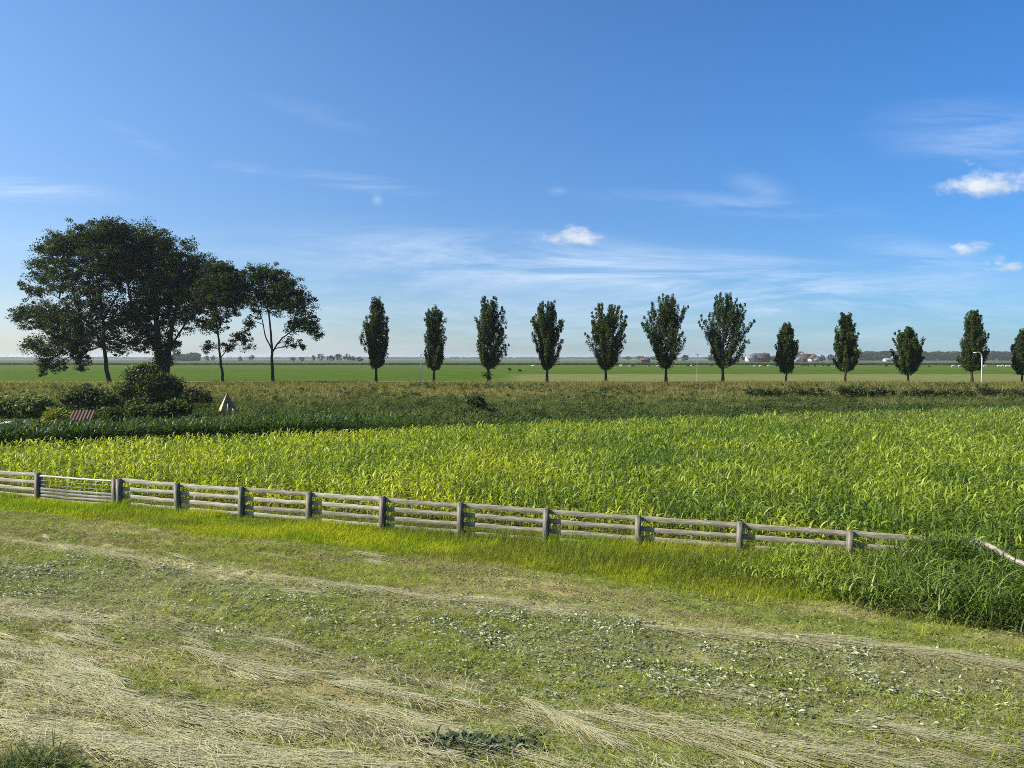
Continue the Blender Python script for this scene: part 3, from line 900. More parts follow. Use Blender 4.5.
def columnar(px, yb_, yt, hl, hr, form, label, seed, Yd=112.0, group="columnar trees in a row along the embankment road"):
    global rng
    keep = rng; rng = np.random.default_rng(1000 + seed)
    s = Yd / F
    base = at(px, yb_, Yd); base[2] = ROAD_Z - 0.02
    H = (yb_ - yt) * s; Wl = hl * s; Wr = hr * s
    root = thing("columnar_tree", tuple(base), label, "tree", group)
    tr = MB(); cr = MB()
    tp = np.stack([np.cumsum(rng.normal(0, 0.05, 9)), np.cumsum(rng.normal(0, 0.05, 9)), np.linspace(-0.1, 0.72 * H, 9)], 1)
    tp[:2, :2] *= 0.3
    tp[:, 0] += np.linspace(0, 1, 9) ** 1.5 * rng.normal(0, 0.28)
    tr.tube(tp, np.linspace(0.21, 0.05, 9) * (H / 12) ** 0.7 * np.array([1.35] + [1.0] * 8), 8)

    def prof(h):
        if form == 'vase':
            return np.interp(h, [0.17, 0.3, 0.45, 0.62, 0.78, 0.9, 1.0], [0.08, 0.34, 0.74, 0.98, 1.0, 0.8, 0.42])
        if form == 'egg':
            return np.interp(h, [0.17, 0.27, 0.42, 0.58, 0.75, 0.9, 1.0], [0.1, 0.46, 0.9, 1.0, 0.82, 0.58, 0.22])
        if form == 'bell':
            return np.interp(h, [0.17, 0.25, 0.36, 0.5, 0.75, 0.9, 1.0], [0.1, 0.46, 0.95, 0.9, 0.72, 0.55, 0.25])
        return np.interp(h, [0.17, 0.3, 0.45, 0.6, 0.8, 0.92, 1.0], [0.1, 0.48, 0.9, 1.0, 0.88, 0.7, 0.4])
    nb = 95
    cents = []; rads = []
    for i in range(nb):
        ht = 0.25 + 0.77 * ((i + rng.random()) / nb) ** 0.8
        ht = min(ht, 1.0)
        a = rng.uniform(0, 6.283)
        wx = Wl if math.cos(a) < 0 else Wr
        r = prof(ht) * rng.uniform(0.2, 1.15) ** 0.6 * (0.62 + 0.76 * float(fbm(ht * 4.5 + seed, a * 0.9 + seed * 3.1, 77, 2)))
        ex = math.cos(a) * wx * r; ey = math.sin(a) * 0.5 * (Wl + Wr) * r
        end = np.array([ex, ey, ht * H * rng.uniform(0.96, 1.0)])
        hs = max(0.15 * H, end[2] - rng.uniform(0.22, 0.38) * H)
        hs = min(hs, 0.68 * H)
        j = np.interp(hs, tp[:, 2], np.arange(9))
        st = tp[int(j)] * (1 - j % 1) + tp[min(int(j) + 1, 8)] * (j % 1)
        t = np.linspace(0, 1, 7)[:, None]
        horiz = np.sqrt(t)
        p = np.concatenate([st[None, :2] + (end[:2] - st[:2])[None] * horiz, st[2] + (end[2] - st[2]) * t], 1)
        p[1:-1] += rng.normal(0, 0.05, (5, 3))
        tr.tube(p[:6], np.linspace(0.05, 0.012, 6), 4)
        for q in np.linspace(0.28, 1.0, 7):
            f = q * 6; jj = int(min(f, 5)); ff = f - jj
            c = p[jj] * (1 - ff) + p[jj + 1] * ff
            cents.append(c + rng.normal(0, 0.10, 3)); rads.append(rng.uniform(0.24, 0.5) * (1.1 - 0.4 * q))
    cents = np.array(cents); cents[:, 2] = np.maximum(cents[:, 2], 0.2 * H)
    clump_leaves(cr, cents, rads, 52, (0.07, 0.135), LEAF0, LEAF1, (0.9, 0.9, 1.4))
    tr.build("trunk", M_bark, root, smooth=True)
    cr.build("crown", M_tree, root)
    rng = keep
    return root


G = None
columnar(376, 381, 297, 12, 13, 'col', "slim columnar tree leftmost of the single row, nearest the big spreading trees", 1)
columnar(434, 380, 305, 10, 13, 'col', "small slim columnar tree behind the T-headed lamp post, second from the spreading trees", 2)
columnar(489, 380, 295, 15, 18, 'col', "tall columnar tree with a leafy sprout at its trunk foot, above the dark embankment shrub", 3)
columnar(547, 380, 299, 14, 16, 'vase', "columnar tree with a flat-topped crown leaning right, below the small white central cloud", 4)
columnar(606, 379, 300, 18, 20, 'vase', "vase-shaped tree with a broad spiky top, right of the flat-topped tree under the cloud", 5)
columnar(666, 381, 294, 19, 19, 'vase', "tall broad tree just left of the thin pole lamp in the middle of the row", 6)
columnar(723, 381, 292, 20, 26, 'vase', "tallest and broadest tree of the columnar row, just right of the thin pole lamp", 7)
columnar(786, 381, 322, 11, 12, 'egg', "smallest slim tree of the row, in front of the far brown-roofed farmhouses", 8)
columnar(845, 380, 311, 13, 15, 'bell', "columnar tree with a low branch sticking out right, between the smallest and the squat tree", 9)
columnar(908, 381, 327, 15, 16, 'vase', "short squat tree with a wedge-shaped crown, in front of the far white farm building", 10)
columnar(972, 381, 309, 11, 17, 'bell', "pointed tree with two thin stems, right behind the white curved-arm street lamp", 11)
columnar(1022, 381, 329, 10, 13, 'egg', "rightmost tree of the row, cut off by the photo's right edge", 12)


def broad(name, label, cat, base_px, Yd, trunks, blobs, seed, dens=1.0, leaf=(0.08, 0.17), c0=LEAF0, c1=LEAF1, group=None, zb=None, nleaf=62, barkname="trunk", depthk=0.85):
    """trunks: list of (list of px points, r0, r1); blobs: (x, y, rx, ry, trunk index, density, depth shift px)"""
    global rng
    keep = rng; rng = np.random.default_rng(2000 + seed)
    s = Yd / F
    base = at(base_px[0], base_px[1], Yd)
    if zb is not None:
        base[2] = zb
    root = thing(name, tuple(base), label, cat, group)
    tr = MB(); cr = MB()
    ends = []
    for pts, r0, r1 in trunks:
        P = np.array([at(p[0], p[1], Yd + (p[2] * s if len(p) > 2 else 0)) for p in pts])
        if pts is trunks[0][0] or True:
            P[0, 2] = min(P[0, 2], base[2] - 0.05) if pts[0][1] >= base_px[1] - 2 else P[0, 2]
        # resample smoothly
        n = 4 * (len(P) - 1) + 1
        tt = np.linspace(0, len(P) - 1, n); j = np.minimum(tt.astype(int), len(P) - 2); f = (tt - j)[:, None]
        Q = P[j] * (1 - f) + P[j + 1] * f
        Q[1:-1] = 0.25 * Q[:-2] + 0.5 * Q[1:-1] + 0.25 * Q[2:]
        Q[1:-1] += rng.normal(0, 0.04, Q[1:-1].shape)
        rr = np.linspace(r0, r1, n); rr[0] *= 1.4
        tr.tube(Q - base, rr, 8)
        ends.append(Q)
    cents = []; rads = []
    for (x, y, rx, ry, ti, dn, dp) in blobs:
        C = at(x, y, Yd + dp * s)
        Rx, Ry = rx * s, ry * s
        n = max(4, int(dn * dens * rx * ry / 5.0))
        d = rng.normal(size=(n, 3)); d /= np.linalg.norm(d, axis=1)[:, None]
        rr = rng.random((n, 1)) ** 0.45
        pc = C + d * rr * np.array([Rx, 0.5 * (Rx + Ry) * depthk, Ry]) * (1 + 0.14 * np.clip(rng.normal(size=(n, 1)), -2, 1.0))
        if ti is not None:
            Q = ends[ti]
            k = np.argmin(np.linalg.norm((Q - C) * np.array([1, 1, 1.0]), axis=1) + 0.4 * np.maximum(Q[:, 2] - C[2] + 0.5, 0) * 3)
            st = Q[k]
            L = curve_pts(st, C, 7, rise=0.25 * Rx, jit=0.12)
            tr.tube(L - base, np.linspace(max(0.035, 0.02 * Rx + 0.05), 0.025, 7), 5)
            for q in pc[::3]:
                jj = rng.integers(2, 7)
                tr.tube(curve_pts(L[jj], q, 4, rise=0.15, jit=0.08) - base, np.linspace(0.03, 0.01, 4), 4)
        cents.append(pc); rads.append(rng.uniform(0.3, 1.15, n) * (0.6 + 0.4 * min(1, Rx / 3)))
    cents = np.vstack(cents) - base; rads = np.concatenate(rads)
    clump_leaves(cr, cents, rads, nleaf, leaf, c0, c1, (1.05, 1.05, 0.72))
    if trunks:
        tr.build(barkname, M_bark, root, smooth=True)
    cr.build("crown", M_tree, root)
    rng = keep
    return root


GT = "big spreading trees on the embankment at the left"
broad("spreading_tree", "big loose-crowned tree with drooping left branches, leftmost of the spreading trees", "tree", (110, 384), 108,
      [([(110, 385), (106, 365), (104, 345), (103, 320), (100, 290), (92, 260)], 0.33, 0.10),
       ([(104, 345), (88, 322), (68, 305), (50, 292)], 0.14, 0.05), ([(103, 320), (120, 290), (122, 255)], 0.16, 0.06)],
      [(62, 247, 24, 18, 0, 1, 0), (45, 265, 17, 22, 1, 0.8, 5), (88, 238, 27, 18, 0, 1, 0), (70, 276, 26, 24, 1, 0.9, -5),
       (40, 318, 22, 17, 1, 1.0, 0), (24, 314, 11, 10, 1, 0.9, 0), (62, 318, 26, 20, 1, 1.0, -8), (58, 342, 20, 17, 1, 0.95, 0),
       (46, 360, 8, 15, 1, 1.1, 0), (58, 364, 8, 9, 1, 0.8, 0), (34, 345, 12, 12, 1, 0.8, 0), (42, 374, 4, 5, 1, 1.2, 0), (92, 300, 24, 22, 0, 0.9, -10), (85, 335, 20, 18, 1, 0.95, -6), (80, 360, 9, 13, 1, 0.9, 0), (75, 345, 14, 14, 1, 0.8, 0),
       (105, 265, 26, 28, 0, 1, -4), (112, 325, 17, 18, 0, 1.0, -6), (115, 345, 12, 12, 0, 0.7, -4), (105, 232, 18, 14, 2, 1, 0), (35, 290, 14, 16, 1, 0.6, 6)], 1, zb=ROAD_Z, group=GT, dens=1.3)
broad("spreading_tree", "largest and darkest spreading tree with a dense dome and thick trunk behind a bush", "tree", (162, 383), 110,
      [([(160, 385), (160, 365), (158, 345), (156, 310), (150, 270), (145, 240)], 0.72, 0.14),
       ([(166, 385), (168, 355), (172, 325), (182, 290), (190, 265)], 0.5, 0.1), ([(156, 350), (140, 325), (130, 300)], 0.2, 0.07), ([(168, 352), (190, 315), (208, 292)], 0.18, 0.06)],
      [(118, 232, 24, 15, 0, 1.3, 0), (148, 243, 28, 19, 0, 1.5, 0), (178, 258, 25, 20, 1, 1.5, 0), (203, 275, 20, 20, 1, 1.4, 0),
       (132, 272, 28, 26, 2, 1.4, 3), (165, 285, 28, 28, 0, 1.5, 0), (195, 296, 24, 18, 3, 1.4, 0), (150, 310, 22, 24, 0, 1.3, 0), (172, 318, 15, 22, 1, 1.2, 0),
       (130, 312, 18, 24, 2, 1.1, 0), (128, 342, 12, 14, 2, 0.8, 0), (152, 342, 14, 14, 0, 1.0, 0), (165, 352, 10, 16, 0, 1.4, 0), (172, 345, 10, 12, 1, 1.2, 0), (158, 366, 8, 9, 0, 1.3, 0), (142, 330, 16, 18, 0, 1.0, 0), (220, 290, 14, 16, 3, 1.2, 0),
       (140, 255, 35, 25, 0, 0.9, 14), (175, 285, 35, 28, 1, 0.8, 14), (188, 325, 10, 9, 3, 0.5, 0), (120, 255, 20, 20, 2, 1.2, 4)], 2, zb=ROAD_Z, group=GT)
broad("spreading_tree", "thin-trunked tree with sparse low crown, between the dark domed tree and umbrella-crowned tree", "tree", (222, 384), 108,
      [([(223, 384), (221, 365), (219, 345), (217, 325), (214, 300), (218, 275)], 0.21, 0.06), ([(220, 358), (230, 346), (242, 338)], 0.08, 0.03), ([(218, 330), (228, 310), (232, 290)], 0.09, 0.03)],
      [(213, 297, 18, 15, 0, 1.2, -4), (228, 280, 14, 14, 2, 1.0, -4), (216, 322, 15, 12, 0, 0.9, -2), (195, 315, 12, 8, 0, 0.9, 0), (240, 338, 11, 7, 1, 0.9, 0), (247, 346, 6, 4, 1, 0.8, 0),
       (228, 348, 9, 6, 1, 0.8, 0), (209, 346, 6, 9, 0, 0.7, 0), (232, 305, 11, 12, 2, 1.0, 0), (203, 325, 10, 8, 0, 0.7, 0), (250, 325, 4, 4, None, 0.3, 0), (222, 268, 14, 10, 2, 1.2, 0), (236, 290, 14, 20, 2, 1.1, 0), (215, 282, 18, 16, 0, 1.2, 3), (203, 300, 16, 16, 0, 1.0, 3)], 3, zb=ROAD_Z, group=GT, dens=1.35)
broad("spreading_tree", "lone umbrella-crowned tree with forked trunk, rightmost of the spreading trees", "tree", (272, 383), 108,
      [([(273, 384), (272, 365), (272, 350), (271, 330), (267, 300), (262, 280)], 0.26, 0.06), ([(272, 352), (282, 338), (295, 328), (306, 315)], 0.13, 0.04), ([(272, 350), (265, 335), (261, 315), (252, 295)], 0.11, 0.04)],
      [(254, 276, 16, 11, 2, 1.1, 0), (272, 276, 19, 11, 0, 1.2, 0), (288, 288, 18, 13, 1, 1.2, 0), (300, 304, 15, 14, 1, 1.1, 0), (310, 322, 11, 12, 1, 1.0, 0),
       (316, 334, 8, 8, 1, 0.9, 0), (300, 346, 8, 5, 1, 0.9, 0), (262, 296, 20, 13, 2, 1.2, 0), (280, 304, 18, 12, 0, 1.1, 0), (290, 342, 8, 5, 1, 0.6, 0), (246, 322, 7, 10, 2, 0.6, 0), (246, 292, 9, 12, 2, 0.9, 0),
       (296, 326, 12, 9, 1, 0.9, 0), (258, 312, 8, 6, 2, 0.6, 0)], 4, zb=ROAD_Z, group=GT, dens=1.35)

# shrubs
SH0 = np.array([0.025, 0.04, 0.012]); SH1 = np.array([0.13, 0.155, 0.05])
broad("bush", "big rounded green bush in front of the largest tree's trunk", "bush", (150, 408), 72,
      [([(150, 412), (150, 395), (148, 380)], 0.1, 0.03)],
      [(150, 385, 24, 15, 0, 1.6, 0), (140, 375, 15, 10, 0, 1.3, 0), (165, 390, 18, 15, 0, 1.5, 0), (128, 395, 16, 12, 0, 1.4, 0), (152, 402, 28, 10, 0, 1.4, 0), (146, 368, 9, 6, 0, 1.0, 0)],
      11, c0=SH0, c1=SH1, zb=0.0, barkname="stem")
broad("bush", "dark bramble mound left of the big rounded bush, above the rusty roof", "bush", (88, 414), 66,
      [([(88, 408), (88, 398), (90, 392)], 0.08, 0.03)],
      [(86, 396, 20, 9, 0, 1.5, 0), (72, 401, 12, 7, 0, 1.4, 0), (102, 400, 16, 10, 0, 1.5, 0), (96, 412, 20, 8, 0, 1.4, 0)],
      12, c0=SH0, c1=SH1, zb=0.0, barkname="stem")
broad("bush", "grey-green bramble thicket at the left edge of the picture, above the low dark shed", "bush", (28, 418), 62,
      [([(28, 416), (28, 404), (30, 398)], 0.08, 0.03)],
      [(10, 408, 16, 10, 0, 1.3, 0), (32, 405, 18, 11, 0, 1.4, 0), (48, 412, 14, 9, 0, 1.4, 0), (28, 416, 20, 7, 0, 1.3, 0), (-8, 405, 14, 12, 0, 1.2, 0)],
      13, c0=SH0 * 2.2, c1=SH1 * 1.6, zb=0.0, barkname="stem")
broad("bush", "light green leafy shrub at the foot of the big bush, right of the rusty roof", "bush", (160, 422), 58,
      [([(158, 421), (158, 414), (158, 408)], 0.05, 0.02)],
      [(140, 415, 13, 8, 0, 1.3, 0), (160, 413, 16, 8, 0, 1.3, 0), (178, 410, 14, 9, 0, 1.3, 0), (112, 416, 16, 7, 0, 1.2, 0)],
      14, c0=SH0 * 1.1, c1=np.array([0.10, 0.14, 0.035]), zb=0.0, barkname="stem", leaf=(0.09, 0.17))
broad("bush", "low dark bramble row between the big bush and the pyramid tent", "bush", (194, 404), 78,
      [([(192, 400), (192, 395), (193, 391)], 0.05, 0.02)],
      [(188, 396, 12, 8, 0, 1.3, 0), (204, 398, 9, 6, 0, 1.2, 0), (178, 402, 10, 8, 0, 1.2, 0)],
      15, c0=SH0 * 0.8, c1=SH1 * 0.8, zb=0.2, barkname="stem")
broad("bush", "small lone dark shrub low on the embankment, below the sprouting columnar tree", "bush", (476, 414), 66,
      [([(477, 416), (477, 406), (474, 398)], 0.05, 0.02)],
      [(478, 404, 8, 8, 0, 1.4, 0), (470, 400, 5, 5, 0, 1.1, 0), (484, 412, 14, 5, 0, 1.2, 0), (470, 413, 10, 5, 0, 1.2, 0)],
      16, c0=SH0 * 0.7, c1=SH1 * 0.8, zb=0.0, barkname="stem", leaf=(0.08, 0.16))
broad("bush", "small sprout of leaves at a trunk foot in the columnar row", "bush", (494, 381), 110.8,
      [([(489, 382), (488, 377)], 0.04, 0.02)],
      [(487, 377, 5, 4, 0, 1.6, 0)], 17, zb=ROAD_Z, barkname="stem", leaf=(0.08, 0.15))
broad("bush", "small yellow-green shrub just left of the rusty ribbed roof", "bush", (55, 424), 53.5,
      [([(55, 425), (55, 418), (56, 412)], 0.03, 0.015)],
      [(55, 417, 7, 8, 0, 1.8, 0), (48, 421, 6, 5, 0, 1.6, 0), (62, 421, 5, 5, 0, 1.6, 0)], 18, c0=np.array([0.11, 0.13, 0.02]), c1=np.array([0.32, 0.33, 0.045]), zb=0.0, barkname="stem", leaf=(0.05, 0.11))
hx = [(770, 392, 20, 6, "leftmost low dark hedge bush under the embankment crest, below the smallest columnar tree"),
      (806, 393, 16, 6, "low dark hedge bush just right of the smallest columnar tree, on the crest"),
      (868, 392, 24, 7, "long low dark hedge bush left of the squat tree on the embankment crest"),
      (918, 393, 12, 6, "small dark hedge bush under the squat wedge-crowned tree"),
      (956, 394, 18, 6, "low dark hedge bush below the pointed tree and the white lamp"),
      (1008, 393, 24, 8, "rightmost low dark hedge bush under the crest at the picture's right edge")]
for i, (x, y, rx, ry, lb) in enumerate(hx):
    z = float(zemb((x - 512) / F * 87, 87))
    broad("hedge_bush", lb, "bush", (x, y + 5), 87, [([(x, y + 6), (x, y + 2), (x + 1, y - 2)], 0.06, 0.02)],
          [(x + rx * q, y + random.uniform(-1.5, 2), rx * random.uniform(0.2, 0.42), ry * random.uniform(0.45, 0.95), 0, random.uniform(0.7, 1.5), random.uniform(-4, 4)) for q in (-1.0, -0.6, -0.25, 0.1, 0.5, 0.95)],
          20 + i, c0=SH0 * 0.7, c1=SH1 * 0.75, zb=z, barkname="stem", group="low hedge bushes along the embankment crest")

# ------------------------------------------------------------------ tent, sheds
tp = at(227, 414.6, 66); tp[2] = 0.0
M_canvas = noise_mat("brown_boards", (0.17, 0.10, 0.045), (0.30, 0.19, 0.10), (3, 3, 12), 0.9, 0.1, 0.3)
M_pale = noise_mat("pale_boards_lit_side", (0.36, 0.29, 0.19), (0.48, 0.40, 0.28), (2, 2, 6), 0.8, 0.2, 0.2)  # edge boards, and the sunlight painted on the shelter's left face
tent = thing("pyramid_shelter", tuple(tp), "brown pyramid-shaped shelter with a pale sunlit left side below the embankment", "shelter", rz=R(10))
Ht = 1.95
apex = np.array([0.02, 0, Ht])
cs = [np.array([-0.50, -0.75, 0]), np.array([0.86, -0.52, 0]), np.array([0.9, 0.8, 0]), np.array([-0.98, 0.35, 0])]
m = MB(); m.add(np.array(cs + [apex]), [(0, 1, 4), (1, 2, 4), (2, 3, 4)]); m.add(np.array(cs), [(3, 2, 1, 0)])
m.build("body", M_canvas, tent)
m = MB(); m.add(np.array([cs[3], cs[0], apex]), [(0, 1, 2)]); m.build("painted_sunlit_side", M_pale, tent)  # left face in the paler tone: sunlight put into its colour


def edge_strip(a, b, w, d):
    a = np.asarray(a, float); b = np.asarray(b, float); m = MB()
    t = (b - a) / np.linalg.norm(b - a)
    n = np.array([0.15, -0.95, 0.3]); n /= np.linalg.norm(n); sd_ = np.cross(t, n) * w
    q = np.array([a - sd_, a + sd_, b + sd_ * 0.6, b - sd_ * 0.6]) + n * 0.02
    m.add(np.vstack([q, q + n * d]), [(0, 1, 2, 3), (4, 7, 6, 5), (0, 4, 5, 1), (1, 5, 6, 2), (2, 6, 7, 3), (3, 7, 4, 0)])
    m.build("edge_board", M_pale, tent)


edge_strip(cs[0] * 0.45 + cs[1] * 0.55 + np.array([0, 0, 0.55]) * 0 + (apex - (cs[0] * 0.45 + cs[1] * 0.55)) * 0.12, cs[0] * 0.22 + cs[1] * 0.28 + apex * 0.5, 0.06, 0.04)
edge_strip(cs[1] + (apex - cs[1]) * 0.02 - np.array([0.08, 0, 0]), cs[1] + (apex - cs[1]) * 0.28 - np.array([0.08, 0, 0]), 0.09, 0.04)

# shed with rusty corrugated roof
sc_ = at(78, 424, 54); sc_[2] = 0
shed = thing("low_shed", tuple(sc_), "low shed with a rusty red-and-pale ribbed roof half buried in brambles", "shed")
M_dark = noise_mat("dark_planks", (0.02, 0.02, 0.02), (0.06, 0.055, 0.05), (6, 6, 1), 0.9, 0.1, 0.3)
m = MB(); m.box((0, 0.95, 0.08), (1.8, 1.5, 0.44)); m.build("wall", M_dark, shed)
m = MB()
nx = 45; xs_ = np.linspace(-1.25, 1.25, nx * 2 + 1)
zz = 0.05 * np.sign(np.sin(np.arange(len(xs_)) * math.pi / 4 + 0.4)) * 0.5
V = []; C = []
z_front, z_back = at(78, 423, 54)[2], at(78, 410.5, 56)[2]
for i, x in enumerate(xs_):
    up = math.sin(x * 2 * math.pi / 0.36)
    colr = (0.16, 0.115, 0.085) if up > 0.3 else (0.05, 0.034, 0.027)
    for (yy, z) in ((-0.05, z_front), (1.95, z_back)):
        V.append((x * 0.7 + (-0.72 if yy > 0 else 0), yy, z + 0.03 * up)); C.append(colr)
nn_ = len(xs_)
fs = [(2 * i, 2 * i + 2, 2 * i + 3, 2 * i + 1) for i in range(nn_ - 1)]
V = np.array(V)
m.add(V, fs, np.array(C)); m.add(V - np.array([0, 0, 0.03]), [f[::-1] for f in fs], np.array(C))
M_roof = ground_mat("rusty_ribbed_sheet", 7.0, 0.4, 0.1, 0.7)
m.build("roof", M_roof, shed)
# low dark shed at the left edge
sc_ = at(14, 427, 52); sc_[2] = 0
s2 = thing("dark_shed", tuple(sc_), "low dark flat-roofed shed with a pale roof edge at the picture's left border", "shed")
zt = at(14, 423.5, 52)[2]
m = MB(); m.box((0, 0.8, max(0.2, zt - 0.1) / 2 - 0.1), (2.7, 1.3, max(0.2, zt - 0.1) + 0.2)); m.build("wall", M_dark, s2)
m = MB(); m.box((0, 0.8, zt - 0.05), (3.0, 1.6, 0.09)); m.build("roof", noise_mat("dark_roof", (0.03, 0.035, 0.04), (0.07, 0.075, 0.08), (3, 3, 3), 0.5, 0.4, 0.1), s2)
m = MB(); m.box((-0.45, 0.2, zt + 0.065), (0.75, 0.5, 0.13), taper=0.2); m.build("roof_light", noise_mat("pale_sheet", (0.28, 0.30, 0.32), (0.42, 0.44, 0.46), (3, 3, 3), 0.4, 0.5, 0.0), s2)

# ------------------------------------------------------------------ street lamps
M_steel = noise_mat("galvanised", (0.30, 0.31, 0.31), (0.42, 0.43, 0.43), (4, 4, 4), 0.5, 0.4, 0.05)
M_white = noise_mat("white_paint", (0.34, 0.35, 0.34), (0.45, 0.45, 0.43), (4, 4, 4), 0.5, 0.4, 0.05)


def lamp(px, ytop, Yd, label, kind, mat):
    b = at(px, 383, Yd); b[2] = ROAD_Z
    ztop = at(px, ytop, Yd)[2] - ROAD_Z
    r = thing("street_lamp", tuple(b), label, "street lamp", "street lamps along the embankment road")
    m = MB()
    if kind == 'arm':
        pts = [(0, 0, 0), (0, 0, ztop * 0.5), (0, 0, ztop * 0.80)]
        for a in np.linspace(0, 1.45, 8):
            pts.append((-0.62 * (1 - math.cos(a)), 0, ztop * 0.80 + ztop * 0.20 * math.sin(a)))
        m.tube(pts, np.linspace(0.09, 0.055, len(pts)), 8); m.build("pole", mat, r, smooth=True)
        m = MB(); m.box((-0.95, 0, ztop * 0.985), (0.75, 0.22, 0.14), taper=0.3); m.build("lamp_head", mat, r)
    else:
        m.tube([(0, 0, 0), (0, 0, ztop * 0.5), (0, 0, ztop)], [0.05, 0.04, 0.03], 8); m.build("pole", mat, r, smooth=True)
        m = MB(); m.box((0, 0, ztop + 0.06), (0.55, 0.25, 0.12), taper=0.3); m.build("lamp_head", mat, r)


lamp(420.5, 355, 110, "thin grey lamp post with a T-shaped head left of the small slim columnar tree", 't', M_steel)
lamp(697, 355, 110, "thin grey lamp post with a small head left of the tallest columnar tree", 't', M_steel)
lamp(981.5, 352, 109, "white street lamp with an arm curving left in front of the pointed tree", 'arm', M_white)

# ------------------------------------------------------------------ cows
def cow_mesh(name, mat):
    me = bpy.data.meshes.new(name)
    V = [(-0.85, 0, 1.15), (-0.3, 0, 1.10), (0.35, 0, 1.10), (0.75, 0, 1.15), (1.05, 0, 1.02), (1.30, 0, 0.78), (1.50, 0, 0.55),
         (-0.80, 0.2, 0.75), (-0.86, 0.2, 0.42), (-0.80, 0.2, 0.03), (-0.80, -0.2, 0.75), (-0.72, -0.2, 0.42), (-0.70, -0.2, 0.03),
         (0.66, 0.2, 0.70), (0.68, 0.2, 0.38), (0.66, 0.2, 0.03), (0.66, -0.2, 0.70), (0.60, -0.2, 0.38), (0.56, -0.2, 0.03),
         (-1.02, 0, 1.05), (-1.06, 0, 0.55)]
    E = [(0, 1), (1, 2), (2, 3), (3, 4), (4, 5), (5, 6), (0, 7), (7, 8), (8, 9), (0, 10), (10, 11), (11, 12), (3, 13), (13, 14), (14, 15), (3, 16), (16, 17), (17, 18), (0, 19), (19, 20)]
    rad = [.34, .38, .38, .33, .2, .17, .10, .16, .08, .07, .16, .08, .07, .13, .075, .065, .13, .075, .065, .05, .04]
    me.from_pydata(V, E, [])
    o = bpy.data.objects.new("tmp", me); COL.objects.link(o)
    md = o.modifiers.new("s", 'SKIN')
    for i, r in enumerate(rad):
        me.skin_vertices[0].data[i].radius = (r, r)
    me.skin_vertices[0].data[1].use_root = True
    sb = o.modifiers.new("b", 'SUBSURF'); sb.levels = 1; sb.render_levels = 1
    dg = bpy.context.evaluated_depsgraph_get()
    new = bpy.data.meshes.new_from_object(o.evaluated_get(dg))
    new.name = name
    bpy.data.objects.remove(o); bpy.data.meshes.remove(me)
    new.materials.clear(); new.materials.append(mat)
    for p in new.polygons: p.use_smooth = True
    return new


cw = cow_mesh("cow_white", noise_mat("white_coat", (0.45, 0.44, 0.41), (0.55, 0.54, 0.51), (2, 2, 2), 0.8, 0.1, 0))
cp = cow_mesh("cow_pied", noise_mat("pied_coat", (0.03, 0.03, 0.03), (0.75, 0.73, 0.70), (1.3, 1.3, 1.3), 0.8, 0.1, 0, 1, 0.50, 0.53))
cd_ = cow_mesh("cow_dark", noise_mat("dark_coat", (0.02, 0.018, 0.016), (0.05, 0.04, 0.035), (2, 2, 2), 0.8, 0.1, 0))
cows = [(533, 367.3, 'w'), (621, 366.8, 'w'), (630, 367.3, 'w'), (633, 367.3, 'd'), (649, 367.4, 'p'), (658, 367.6, 'w'), (671, 367.4, 'w'), (688, 367.0, 'd'), (692, 367, 'p'),
        (711, 366.8, 'd'), (755, 367.0, 'w'), (761, 367.2, 'w'), (765, 366.8, 'd'), (769, 367.0, 'w'), (776, 367.2, 'p'), (802, 367.0, 'd'), (807, 366.8, 'd'), (815, 367.2, 'd'), (823, 367.0, 'p'), (828, 367.2, 'd'),
        (836, 366.8, 'w'), (843, 367.2, 'p'), (886, 367.0, 'd'), (929, 367.6, 'd'), (953, 367.6, 'w'), (959.5, 367.3, 'w'), (965, 367.2, 'w'), (979, 367.2, 'w'), (985, 367.0, 'w'), (999, 367.2, 'w'), (1002, 367.0, 'w'), (1007, 367.3, 'w'), (1010, 367.1, 'w')]
lbl = {'w': "white cow grazing in the far green pasture", 'd': "dark-coated cow grazing in the far green pasture", 'p': "black-and-white cow grazing in the far green pasture"}
for px, py, kd in cows:
    d = ray(px, py); s = CAM_H / -d[2]
    o = bpy.data.objects.new("cow", {'w': cw, 'p': cp, 'd': cd_}[kd]); COL.objects.link(o)
    o.location = (d[0] * s, d[1] * s, 0)
    o.scale = (0.85, 0.85, 0.85)
    o.rotation_euler = (0, 0, random.choice([0, math.pi]) + random.uniform(-0.7, 0.7))
    tag(o, lbl[kd], "cow", {'w': "white cows far in the pasture", 'd': "dark cows far in the pasture", 'p': "pied cows far in the pasture"}[kd])

# small bushes in the pasture
for i, (x, y, lb) in enumerate([(509.5, 370, "small dark bush in far pasture, left one of a pair right of the sprouting tree"), (519, 370.5, "small dark bush in far pasture, right one of a pair")]):
    broad("pasture_bush", lb, "bush", (x, y + 2.5), 255, [([(x, y + 3), (x, y)], 0.05, 0.02)], [(x, y, 2.4, 2.2, 0, 4.0, 0)], 40 + i, zb=0.0, leaf=(0.15, 0.3), barkname="stem", c0=SH0, c1=SH1)

